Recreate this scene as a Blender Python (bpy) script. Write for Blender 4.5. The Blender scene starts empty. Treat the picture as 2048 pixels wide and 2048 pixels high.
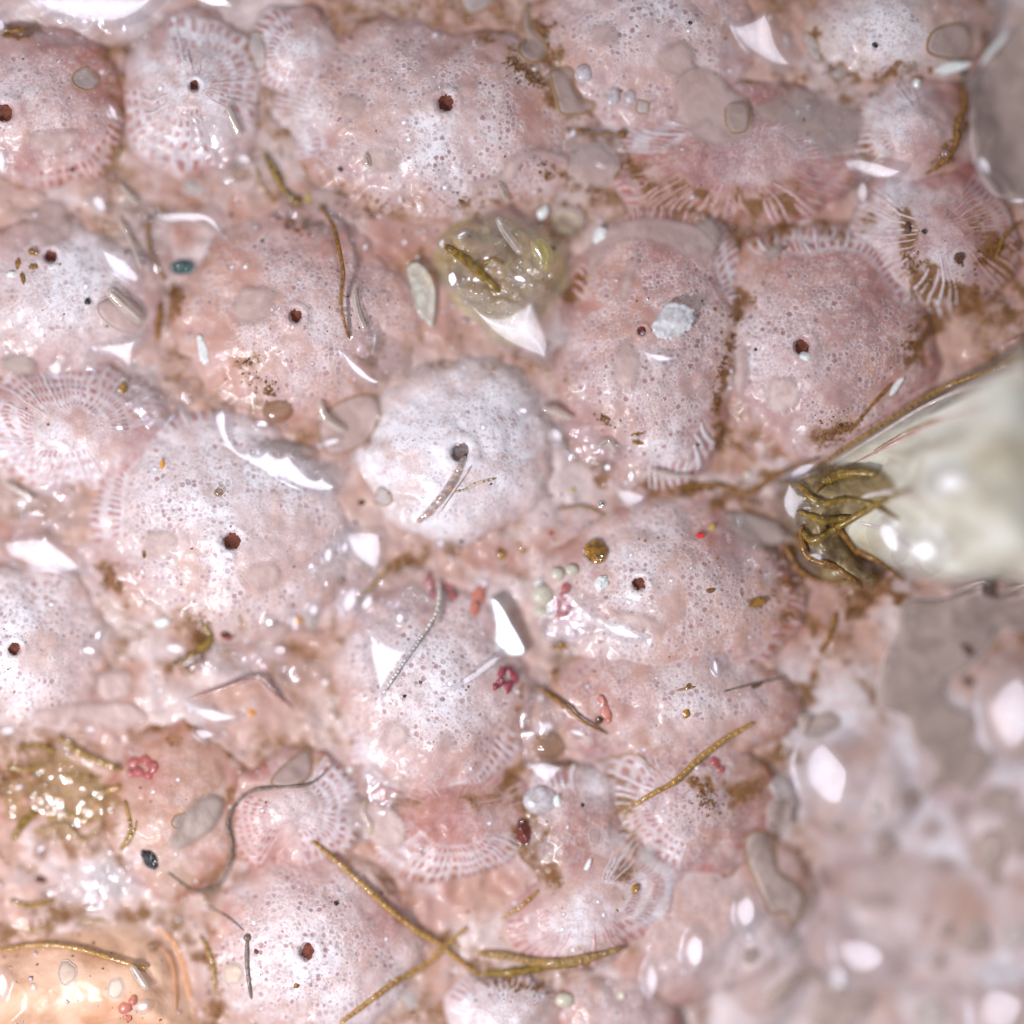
import bpy, math, random
import numpy as np
from mathutils import Vector

# ------------------------------------------------------------------ camera, world, lights
U = 0.0001                      # one photo pixel; the frame is 2048 px = 0.2048 units
SC = bpy.context.scene
SC.unit_settings.scale_length = 0.01      # a unit is a centimetre: the field is about two millimetres wide
COL = SC.collection
CAM_D = 12000.0                 # camera height above the focal plane, in px
cam_d = bpy.data.cameras.new("camera")
cam = bpy.data.objects.new("camera", cam_d)
COL.objects.link(cam)
SC.camera = cam
cam.location = (0, 0, CAM_D * U)
cam_d.sensor_width = 36.0
cam_d.lens = 36.0 * CAM_D / 2048.0
cam_d.clip_start = 0.01
cam_d.clip_end = 50.0
cam_d.dof.use_dof = True
cam_d.dof.focus_distance = (CAM_D - 46.0) * U
cam_d.dof.aperture_fstop = 0.72

world = bpy.data.worlds.new("World")
SC.world = world
world.use_nodes = True
bg = world.node_tree.nodes["Background"]
bg.inputs[0].default_value = (0.90, 0.93, 1.0, 1)
bg.inputs[1].default_value = 0.37

def area_light(name, direction, dist, size, power, color):
    d = Vector(direction).normalized()
    L = bpy.data.lights.new(name, 'AREA')
    L.shape = 'DISK'
    L.size = size
    L.energy = power
    L.color = color
    o = bpy.data.objects.new(name, L)
    COL.objects.link(o)
    o.location = d * dist
    o.rotation_euler = d.to_track_quat('Z', 'Y').to_euler()
    return d

KEY_D = 0.42
KEY = area_light("key_lamp", (-0.56, -0.48, 0.80), KEY_D, 0.056, 2.05, (0.955, 0.97, 1.0))
RIM = area_light("second_lamp", (0.30, 0.80, 1.10), 2.0, 0.15, 6.0, (0.93, 0.97, 1.0))
vs = SC.view_settings
vs.view_transform = 'Standard'
vs.look = 'None'
vs.exposure = -0.10
vs.gamma = 1.0
vs.use_curve_mapping = False
SC.cycles.max_bounces = 5
SC.cycles.diffuse_bounces = 2
SC.cycles.glossy_bounces = 2
SC.cycles.transparent_max_bounces = 16
SC.cycles.caustics_reflective = False
SC.cycles.caustics_refractive = False
SC.cycles.sample_clamp_indirect = 4.0
SC.cycles.use_denoising = True
SC.cycles.use_adaptive_sampling = True
SC.cycles.adaptive_threshold = 0.02

HALF = (KEY + Vector((0, 0, 1))).normalized()          # a wet face with this normal mirrors the key lamp
SLX, SLY = -HALF.x / HALF.z, -HALF.y / HALF.z          # its gradient dz/dx, dz/dy (world axes)
SLYP = -SLY                                            # the same in px (y downwards)

rng = np.random.default_rng(7)
random.seed(7)

# ------------------------------------------------------------------ numeric helpers
def smooth(a, b, x):
    t = np.clip((x - a) / (b - a), 0, 1)
    return t * t * (3 - 2 * t)

_tab = np.random.default_rng(3).random((256, 256))
def vnoise(x, y, s, seed=0):
    x = np.asarray(x, float) / s + seed * 17.31
    y = np.asarray(y, float) / s + seed * 9.73
    xi = np.floor(x).astype(int); yi = np.floor(y).astype(int)
    fx = x - xi; fy = y - yi
    fx = fx * fx * (3 - 2 * fx); fy = fy * fy * (3 - 2 * fy)
    g = lambda a, b: _tab[a & 255, b & 255]
    return (g(xi, yi) * (1 - fx) + g(xi + 1, yi) * fx) * (1 - fy) + (g(xi, yi + 1) * (1 - fx) + g(xi + 1, yi + 1) * fx) * fy
def fbm(x, y, s, seed=0, octv=4):
    v = 0; a = 0.5; t = 0
    for k in range(octv):
        v = v + a * vnoise(x, y, s / 2 ** k, seed + k * 5); t += a; a *= 0.55
    return v / t

def W(x, y, z):
    """px position and height (px) -> world"""
    return Vector(((x - 1024) * U, (1024 - y) * U, z * U))

def make_mesh(name, verts, faces, mask=None, thick=None):
    """verts Nx3 world, faces Mx4 / Mx3 int array or list of lists; mask Nx4 colour attribute"""
    me = bpy.data.meshes.new(name)
    if isinstance(faces, np.ndarray):
        n, k = faces.shape
        me.vertices.add(len(verts))
        me.vertices.foreach_set("co", np.asarray(verts, np.float32).ravel())
        me.loops.add(n * k)
        me.loops.foreach_set("vertex_index", faces.astype(np.int32).ravel())
        me.polygons.add(n)
        me.polygons.foreach_set("loop_start", np.arange(0, n * k, k, dtype=np.int32))
        me.update(calc_edges=True)
    else:
        me.from_pydata([tuple(v) for v in verts], [], [tuple(f) for f in faces])
        me.update()
    me.polygons.foreach_set("use_smooth", np.ones(len(me.polygons), dtype=bool))
    if mask is not None:
        at = me.attributes.new("mask", 'FLOAT_COLOR', 'POINT')
        at.data.foreach_set("color", np.asarray(mask, np.float32).ravel())
    if thick is not None:
        at = me.attributes.new("thick", 'FLOAT', 'POINT')
        at.data.foreach_set("value", np.asarray(thick, np.float32).ravel())
    return me

def link(name, me, mat=None, parent=None):
    o = bpy.data.objects.new(name, me)
    COL.objects.link(o)
    if mat is not None and me is not None and not me.materials:
        me.materials.append(mat)
    if parent is not None:
        o.parent = parent
        o.matrix_parent_inverse.identity()
    return o

def to_world(x, y, z, org=(1024, 1024, 0)):
    return np.stack([(np.asarray(x) - org[0]) * U, (org[1] - np.asarray(y)) * U, (np.asarray(z) - org[2]) * U], axis=-1)

# ------------------------------------------------------------------ materials
def node_mat(name):
    m = bpy.data.materials.new(name)
    m.use_nodes = True
    nt = m.node_tree
    nt.nodes.clear()
    out = nt.nodes.new("ShaderNodeOutputMaterial")
    return m, nt, out

class NT:
    """short hand for node trees"""
    def __init__(s, nt): s.nt = nt
    def n(s, t, **kw):
        nd = s.nt.nodes.new("ShaderNode" + t)
        for k, v in kw.items(): setattr(nd, k, v)
        return nd
    def put(s, sock, v):
        if hasattr(v, "is_output"): s.nt.links.new(v, sock)
        elif isinstance(v, (tuple, list)) and len(v) == 3 and sock.type == 'RGBA': sock.default_value = (*v, 1)
        else: sock.default_value = v
    def math(s, op, a, b=None, clamp=False):
        nd = s.n("Math", operation=op); nd.use_clamp = clamp
        s.put(nd.inputs[0], a)
        if b is not None: s.put(nd.inputs[1], b)
        return nd.outputs[0]
    def mul(s, a, b): return s.math('MULTIPLY', a, b)
    def mix(s, f, a, b):
        nd = s.n("Mix", data_type='RGBA')
        s.put(nd.inputs[0], f); s.put(nd.inputs[6], a); s.put(nd.inputs[7], b)
        return nd.outputs[2]
    def ramp(s, x, a, b, lo=0.0, hi=1.0):
        nd = s.n("MapRange"); nd.interpolation_type = 'SMOOTHSTEP'
        s.put(nd.inputs[0], x); nd.inputs[1].default_value = a; nd.inputs[2].default_value = b
        nd.inputs[3].default_value = lo; nd.inputs[4].default_value = hi
        return nd.outputs[0]
    def noise(s, px, vec, detail=3.0, rough=0.55, dist=0.0):
        nd = s.n("TexNoise"); nd.inputs["Scale"].default_value = 1.0 / (px * U)
        nd.inputs["Detail"].default_value = detail; nd.inputs["Roughness"].default_value = rough
        nd.inputs["Distortion"].default_value = dist
        s.put(nd.inputs["Vector"], vec)
        return nd.outputs[0]
    def vor(s, px, vec, feature='F1', rnd=1.0):
        nd = s.n("TexVoronoi", feature=feature); nd.inputs["Scale"].default_value = 1.0 / (px * U)
        nd.inputs["Randomness"].default_value = rnd
        s.put(nd.inputs["Vector"], vec)
        return nd

def principled(g, **kw):
    p = g.n("BsdfPrincipled")
    for k, v in kw.items(): g.put(p.inputs[k.replace("_", " ")], v)
    return p

def shell_material():
    """calcified porous skin over pink tissue; mask = (white lime, pores, red pigment, brown silt)"""
    m, nt, out = node_mat("porous_shell"); g = NT(nt)
    pos = g.n("NewGeometry").outputs["Position"]
    at = g.n("Attribute", attribute_name="mask")
    sep = g.n("SeparateColor"); g.put(sep.inputs[0], at.outputs["Color"])
    ca, po, re = sep.outputs[0], sep.outputs[1], sep.outputs[2]
    br = at.outputs["Alpha"]
    tint = g.n("ObjectInfo").outputs["Color"]
    wn = g.n("TexNoise"); wn.inputs["Scale"].default_value = 1 / (9 * U); wn.inputs["Detail"].default_value = 1
    g.put(wn.inputs["Vector"], pos)
    wv = g.n("VectorMath", operation='MULTIPLY_ADD')
    g.put(wv.inputs[0], wn.outputs["Color"]); wv.inputs[1].default_value = (5 * U,) * 3; g.put(wv.inputs[2], pos)
    v1 = g.vor(13.0, wv.outputs[0], rnd=0.8)
    rs = g.n("SeparateColor"); g.put(rs.inputs[0], v1.outputs["Color"])
    rad = g.mul(g.ramp(rs.outputs[0], 0.0, 1.0, 0.15, 0.42), g.ramp(po, 0.1, 0.8, 0.7, 1.05))
    pore = g.ramp(g.math('SUBTRACT', rad, v1.outputs["Distance"]), -0.12, 0.16)
    pore = g.mul(pore, g.ramp(g.math('ADD', rs.outputs[1], po), 0.45, 0.85))
    pore = g.mul(pore, po)
    n1 = g.noise(6.0, pos, 3.0, 0.7)
    n2 = g.noise(34, pos, 5.0, 0.65)
    n3 = g.noise(130, pos, 3.0, 0.5)
    tk = g.n("VectorMath", operation='SCALE'); g.put(tk.inputs[0], tint); tk.inputs["Scale"].default_value = 0.86
    c = g.mix(g.ramp(n2, 0.40, 0.70, 0.0, 0.8), tk.outputs[0], (0.60, 0.375, 0.345))
    c = g.mix(g.ramp(n3, 0.44, 0.62, 0.0, 0.55), c, (0.50, 0.26, 0.185))
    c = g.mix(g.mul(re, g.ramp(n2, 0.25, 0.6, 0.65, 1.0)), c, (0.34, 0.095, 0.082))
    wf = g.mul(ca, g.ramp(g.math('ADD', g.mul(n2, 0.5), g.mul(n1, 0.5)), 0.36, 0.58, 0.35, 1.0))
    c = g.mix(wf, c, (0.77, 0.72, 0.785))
    # lime granules between the pores
    c = g.mix(g.mul(g.ramp(n1, 0.52, 0.66, 0.0, 0.44), g.math('ADD', g.mul(po, 0.85), 0.07)), c, (0.80, 0.68, 0.64))
    c = g.mix(g.mul(g.ramp(n1, 0.47, 0.36, 0.0, 0.40), po), c, (0.36, 0.20, 0.205))
    halo = g.mul(g.ramp(g.math('SUBTRACT', v1.outputs["Distance"], rad), 0.30, 0.08), po)
    c = g.mix(g.mul(halo, 0.34), c, (0.72, 0.64, 0.67))
    c = g.mix(g.mul(pore, g.ramp(rs.outputs[2], 0.0, 1.0, 0.30, 0.80)), c, g.mix(g.ramp(n3, 0.42, 0.58), (0.27, 0.085, 0.075), (0.29, 0.10, 0.135)))
    c = g.mix(g.mul(br, g.ramp(n2, 0.34, 0.62, 0.12, 0.80)), c, (0.33, 0.15, 0.04))
    sn = g.math('ADD', g.mul(n2, 0.55), g.mul(n1, 0.45))
    bf = g.mul(g.ramp(g.math('ADD', sn, g.mul(br, 0.34)), 0.66, 0.86), 0.9)
    c = g.mix(bf, c, g.mix(n1, (0.24, 0.090, 0.022), (0.12, 0.052, 0.016)))
    h = g.math('SUBTRACT', g.mul(n1, 0.8), pore)
    b = g.n("Bump"); b.inputs["Strength"].default_value = 0.45; b.inputs["Distance"].default_value = 3.0 * U
    g.put(b.inputs["Height"], h)
    wet = g.n("Bump"); wet.inputs["Strength"].default_value = 0.7; wet.inputs["Distance"].default_value = 10 * U
    g.put(wet.inputs["Height"], g.noise(44, pos, 2.0, 0.45))
    p = principled(g, Base_Color=c, Roughness=0.5, Specular_IOR_Level=0.35, Normal=b.outputs[0], Coat_Weight=g.ramp(po, 0.0, 0.35, 0.11, 0.24), Coat_Roughness=0.18, Coat_Normal=wet.outputs[0])
    g.put(p.inputs["Alpha"], g.ramp(g.math('ADD', g.n("Attribute", attribute_name="thick").outputs["Fac"], g.mul(g.math('SUBTRACT', n2, 0.5), 0.9)), 0.10, 0.75))
    nt.links.new(p.outputs[0], out.inputs[0])
    return m

def smooth_tissue(name, c1, c2, c3, scale=90, rough=0.32, coat=0.5, coatr=0.12, faded=True, most=1.0):
    """soft even flesh without pores"""
    m, nt, out = node_mat(name); g = NT(nt)
    pos = g.n("NewGeometry").outputs["Position"]
    n2 = g.noise(scale, pos, 3.0, 0.5, 0.6); n3 = g.noise(scale * 2.6, pos, 2.0, 0.5)
    c = g.mix(g.ramp(n2, 0.38, 0.64), c1, c2)
    c = g.mix(g.ramp(n3, 0.50, 0.68), c, c3)
    c = g.mix(g.ramp(g.noise(3.0, pos, 1.0), 0.3, 0.7, 0.0, 0.10), c, (0.25, 0.2, 0.2))
    p = principled(g, Base_Color=c, Roughness=rough, Specular_IOR_Level=0.4, Coat_Weight=coat, Coat_Roughness=coatr)
    wet = g.n("Bump"); wet.inputs["Strength"].default_value = 0.5; wet.inputs["Distance"].default_value = 5 * U
    g.put(wet.inputs["Height"], g.noise(24, pos, 2.0)); nt.links.new(wet.outputs[0], p.inputs["Normal"])
    if faded:                                     # the film thins out to nothing at its margin
        at = g.n("Attribute", attribute_name="mask")
        sp = g.n("SeparateColor"); g.put(sp.inputs[0], at.outputs["Color"])
        g.put(p.inputs["Alpha"], g.mul(sp.outputs[0], g.ramp(n2, 0.30, 0.60, most * 0.72, most)))
    nt.links.new(p.outputs[0], out.inputs[0])
    return m

def gel_material(name, color, opacity, rough=0.07, tint=(1, 1, 1), haze=0.5, edge=0.35):
    """clear or cloudy wet slime: part see-through body under a mirror film"""
    m, nt, out = node_mat(name); g = NT(nt)
    pos = g.n("NewGeometry").outputs["Position"]
    lw = g.n("LayerWeight"); lw.inputs["Blend"].default_value = 0.45
    tr = g.n("BsdfTransparent"); tr.inputs[0].default_value = (*tint, 1)
    nz = g.noise(18, pos, 3.0, 0.6)
    body = principled(g, Base_Color=g.mix(g.ramp(nz, 0.35, 0.65), color, tuple(min(1, k * 1.15) for k in color)),
                      Roughness=0.5, Specular_IOR_Level=0.1)
    op = g.math('ADD', g.ramp(nz, 0.3, 0.7, opacity * 0.7, min(1, opacity * 1.3)), g.mul(lw.outputs["Facing"], edge), clamp=True)
    mx = g.n("MixShader"); g.put(mx.inputs[0], op); g.put(mx.inputs[1], tr.outputs[0]); g.put(mx.inputs[2], body.outputs[0])
    fr = g.n("Fresnel"); fr.inputs["IOR"].default_value = 1.45
    film_f = g.math('MINIMUM', g.mul(fr.outputs[0], 1.8), 0.12)
    b = g.n("Bump"); b.inputs["Strength"].default_value = 0.10; b.inputs["Distance"].default_value = 3 * U
    g.put(b.inputs["Height"], g.noise(20, pos, 2.0))
    gl = g.n("BsdfGlossy"); gl.inputs["Roughness"].default_value = rough; gl.inputs["Color"].default_value = (1, 1, 1, 1)
    nt.links.new(b.outputs[0], gl.inputs["Normal"])
    gh = g.n("BsdfGlossy"); gh.inputs["Roughness"].default_value = 0.43; gh.inputs["Color"].default_value = (0.70, 0.64, 1.0, 1)  # violet rough gloss puts a coloured glow around the glints
    gm = g.n("MixShader"); gm.inputs[0].default_value = haze; g.put(gm.inputs[1], gl.outputs[0]); g.put(gm.inputs[2], gh.outputs[0])
    mf = g.n("MixShader"); g.put(mf.inputs[0], film_f); g.put(mf.inputs[1], mx.outputs[0]); g.put(mf.inputs[2], gm.outputs[0])
    nt.links.new(mf.outputs[0], out.inputs[0])
    return m

def plain_material(name, c1, c2, px=9, rough=0.4, spec=0.4, coat=0.3, sss=0.2, alpha=1.0, bump=0.5):
    m, nt, out = node_mat(name); g = NT(nt)
    pos = g.n("NewGeometry").outputs["Position"]
    n1 = g.noise(px, pos, 3.0, 0.6)
    b = g.n("Bump"); b.inputs["Strength"].default_value = bump; b.inputs["Distance"].default_value = 2.5 * U
    g.put(b.inputs["Height"], n1)
    p = principled(g, Base_Color=g.mix(g.ramp(n1, 0.36, 0.64), c1, c2), Roughness=rough, Specular_IOR_Level=spec,
                   Coat_Weight=coat, Coat_Roughness=0.1,
                   Normal=b.outputs[0], Alpha=alpha)
    nt.links.new(p.outputs[0], out.inputs[0])
    return m

M = {
    'shell': shell_material(),
    'rib': plain_material("lime_rib", (0.62, 0.535, 0.565), (0.53, 0.40, 0.42), 10, 0.45, 0.35, 0.3, 0.3),
    'pore': plain_material("dark_pore", (0.115, 0.036, 0.026), (0.19, 0.068, 0.046), 8, 0.8, 0.1, 0.0, 0.1, bump=0.2),
    'greypit': plain_material("grey_pit", (0.20, 0.16, 0.165), (0.13, 0.085, 0.075), 9, 0.7, 0.2, 0.1, bump=0.3),
    'peach': smooth_tissue("peach_flesh", (0.70, 0.40, 0.26), (0.74, 0.46, 0.33), (0.66, 0.25, 0.10), 80, 0.4, 0.2, 0.25),
    'cream': smooth_tissue("cream_flesh", (0.64, 0.58, 0.48), (0.69, 0.66, 0.59), (0.54, 0.46, 0.33), 80, 0.6, 0.05, 0.4),
    'rosy': smooth_tissue("rosy_flesh", (0.64, 0.46, 0.44), (0.68, 0.55, 0.56), (0.58, 0.35, 0.28), 100, 0.5, 0.08, 0.3),
    'tan': smooth_tissue("tan_flesh", (0.45, 0.29, 0.23), (0.50, 0.34, 0.29), (0.42, 0.25, 0.13), 60),
    'gel': gel_material("clear_slime", (0.66, 0.56, 0.53), 0.06, 0.18, edge=0.1),
    'gelw': gel_material("milky_slime", (0.72, 0.68, 0.70), 0.12, 0.33, edge=0.0),
    'gely': gel_material("olive_slime", (0.68, 0.63, 0.36), 0.15, 0.09, (0.99, 0.97, 0.78), 0.3, 0.25),
    'gela': gel_material("amber_slime", (0.48, 0.33, 0.14), 0.20, 0.12, (0.98, 0.92, 0.76), 0.3, 0.2),
    'gelb': gel_material("brown_slime", (0.30, 0.19, 0.10), 0.18, 0.05, (0.9, 0.82, 0.7), 0.3),
    'softgel': gel_material("cloudy_slime", (0.74, 0.69, 0.68), 0.07, 0.36, haze=0.5, edge=0.0),
    'rod': gel_material("glassy_rod", (0.74, 0.66, 0.60), 0.18, 0.04, (0.98, 0.94, 0.90), 0.2, 0.5),
    'corner': smooth_tissue("beige_film", (0.44, 0.32, 0.285), (0.46, 0.335, 0.30), (0.45, 0.325, 0.29), 60, 0.55, 0.08, 0.4),
    'palefull': smooth_tissue("pale_thick_film", (0.56, 0.46, 0.44), (0.59, 0.49, 0.47), (0.57, 0.47, 0.45), 60, 0.55, 0.08, 0.4),
    'olivemass': smooth_tissue("olive_mass", (0.24, 0.155, 0.05), (0.34, 0.24, 0.115), (0.12, 0.065, 0.022), 26, 0.4, 0.35, 0.2, most=0.92),
    'grey': smooth_tissue("grey_pink_film", (0.47, 0.335, 0.30), (0.49, 0.355, 0.32), (0.48, 0.345, 0.315), 60, 0.55, 0.08, 0.4, most=0.66),
    'pale': smooth_tissue("pale_film", (0.56, 0.47, 0.455), (0.59, 0.50, 0.49), (0.57, 0.48, 0.47), 60, 0.55, 0.08, 0.4, most=0.66),
    'rosyfilm': smooth_tissue("rosy_film", (0.56, 0.385, 0.36), (0.58, 0.41, 0.385), (0.57, 0.39, 0.36), 60, 0.5, 0.12, 0.35, most=0.85),
    'peachfilm': smooth_tissue("peach_film", (0.66, 0.49, 0.40), (0.68, 0.52, 0.43), (0.66, 0.48, 0.38), 60, 0.5, 0.12, 0.35),
    'tanfilm': smooth_tissue("tan_film", (0.375, 0.275, 0.245), (0.395, 0.29, 0.26), (0.385, 0.28, 0.25), 60, 0.55, 0.08, 0.4),
    'rim': smooth_tissue("film_rim", (0.60, 0.48, 0.45), (0.59, 0.47, 0.44), (0.60, 0.48, 0.45), 60, 0.5, 0.1, 0.4, faded=False),
    'rimbrown': smooth_tissue("film_rim_brown", (0.34, 0.19, 0.08), (0.38, 0.22, 0.10), (0.30, 0.16, 0.06), 30, 0.5, 0.1, 0.4, faded=False),
    'olive': plain_material("olive_filament", (0.34, 0.20, 0.025), (0.15, 0.080, 0.012), 11, 0.35, 0.45, 0.5, alpha=0.85),
    'brown': plain_material("brown_filament", (0.36, 0.165, 0.025), (0.17, 0.065, 0.010), 9, 0.4, 0.4, 0.4, alpha=0.85),
    'gold': plain_material("gold_cell", (0.50, 0.26, 0.045), (0.32, 0.14, 0.018), 10, 0.35, 0.45, 0.5),
    'tanf': plain_material("tan_filament", (0.42, 0.27, 0.14), (0.30, 0.17, 0.08), 10, 0.4, 0.4, 0.4, alpha=0.85),
    'orangef': plain_material("orange_fold", (0.58, 0.27, 0.13), (0.50, 0.21, 0.09), 16, 0.4, 0.4, 0.3),
    'greyf': plain_material("grey_filament", (0.26, 0.19, 0.15), (0.13, 0.09, 0.08), 12, 0.45, 0.35, 0.3, alpha=0.85),
    'pinkf': plain_material("pink_tube", (0.50, 0.30, 0.27), (0.40, 0.20, 0.18), 10, 0.35, 0.4, 0.5),
    'palef': plain_material("pale_tube", (0.62, 0.52, 0.49), (0.52, 0.40, 0.37), 10, 0.35, 0.4, 0.5),
    'sheath': gel_material("filament_sheath", (0.50, 0.30, 0.08), 0.42, 0.14, (0.95, 0.82, 0.55), 0.3, 0.3),
    'black': plain_material("black_grit", (0.012, 0.012, 0.016), (0.03, 0.028, 0.035), 5, 0.3, 0.5, 0.3, 0.0),
    'dkbrown': plain_material("dark_brown_grit", (0.075, 0.030, 0.014), (0.13, 0.05, 0.02), 6, 0.35, 0.5, 0.4),
    'teal': plain_material("teal_grain", (0.02, 0.10, 0.10), (0.01, 0.035, 0.045), 9, 0.12, 0.8, 1.0, 0.0, bump=1.0),
    'yellow': plain_material("yellow_grain", (0.62, 0.46, 0.05), (0.48, 0.30, 0.02), 7, 0.3, 0.5, 0.5),
    'orange': plain_material("orange_grain", (0.72, 0.30, 0.035), (0.58, 0.22, 0.03), 7, 0.3, 0.5, 0.5),
    'red': plain_material("bright_red_grain", (0.72, 0.045, 0.045), (0.55, 0.03, 0.03), 6, 0.35, 0.4, 0.4),
    'crimson': plain_material("crimson_lobe", (0.33, 0.05, 0.075), (0.22, 0.03, 0.05), 12, 0.35, 0.4, 0.5, 0.3),
    'redcell': plain_material("pink_red_lobe", (0.42, 0.11, 0.105), (0.33, 0.08, 0.08), 10, 0.35, 0.4, 0.5, 0.3),
    'coral': plain_material("coral_tissue", (0.52, 0.19, 0.14), (0.46, 0.15, 0.11), 14, 0.4, 0.4, 0.4, 0.3),
    'dkred': plain_material("dark_red_grain", (0.21, 0.018, 0.008), (0.06, 0.010, 0.006), 10, 0.25, 0.5, 0.6, 0.1, bump=1.0),
    'amber': plain_material("amber_fragment", (0.40, 0.185, 0.012), (0.14, 0.055, 0.006), 12, 0.2, 0.6, 0.8, 0.2, bump=1.0),
    'white': plain_material("white_lime", (0.80, 0.80, 0.80), (0.70, 0.69, 0.69), 8, 0.35, 0.5, 0.5, 0.3),
    'shardw': gel_material("glazed_white_shard", (0.78, 0.77, 0.80), 0.62, 0.25, edge=0.0),
    'shardc': gel_material("clouded_cream_shard", (0.66, 0.64, 0.54), 0.50, 0.25, edge=0.0),
    'knob': gel_material("milky_knob", (0.70, 0.66, 0.70), 0.45, 0.2, edge=0.1),
    'cream2': plain_material("cream_shard", (0.56, 0.51, 0.42), (0.50, 0.43, 0.35), 14, 0.35, 0.4, 0.4, 0.3),
    'ribred': plain_material("rosy_rib", (0.60, 0.40, 0.39), (0.50, 0.27, 0.27), 9, 0.45, 0.35, 0.3, 0.3),
    'silt': plain_material("brown_silt", (0.30, 0.125, 0.022), (0.15, 0.058, 0.012), 8, 0.5, 0.35, 0.3, 0.1),
    'glint': plain_material("pale_grit", (0.80, 0.76, 0.62), (0.70, 0.62, 0.45), 6, 0.2, 0.6, 0.8, 0.1),
}

# ------------------------------------------------------------------ relief of the whole field
GX0, GX1, GS = -260, 2308, 4
gx = np.arange(GX0, GX1 + 1, GS, dtype=float)
NXG = len(gx)
XG, YG = np.meshgrid(gx, gx)          # rows = y

def ground_h(x, y):
    far = smooth(1480, 1700, np.asarray(x, float)) * smooth(1250, 1500, np.asarray(y, float))
    h = 26 * (fbm(x, y, 240, 1) - 0.5) + 13 * (1 - .85 * far) * (fbm(x, y, 46, 2, 3) - 0.5)
    h = h - 6
    # the colony falls away towards the lower corner; the smooth folds there lie far below the focal plane
    d = (x - 1500) * 0.80 + (y - 1540) * 0.62
    h = h - 72 * smooth(-60, 420, d) * smooth(1100, 1500, y + 0.25 * (x - 1500))
    h = h - 60 * smooth(1780, 2080, x) * smooth(420, 300, y)
    return h

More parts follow.
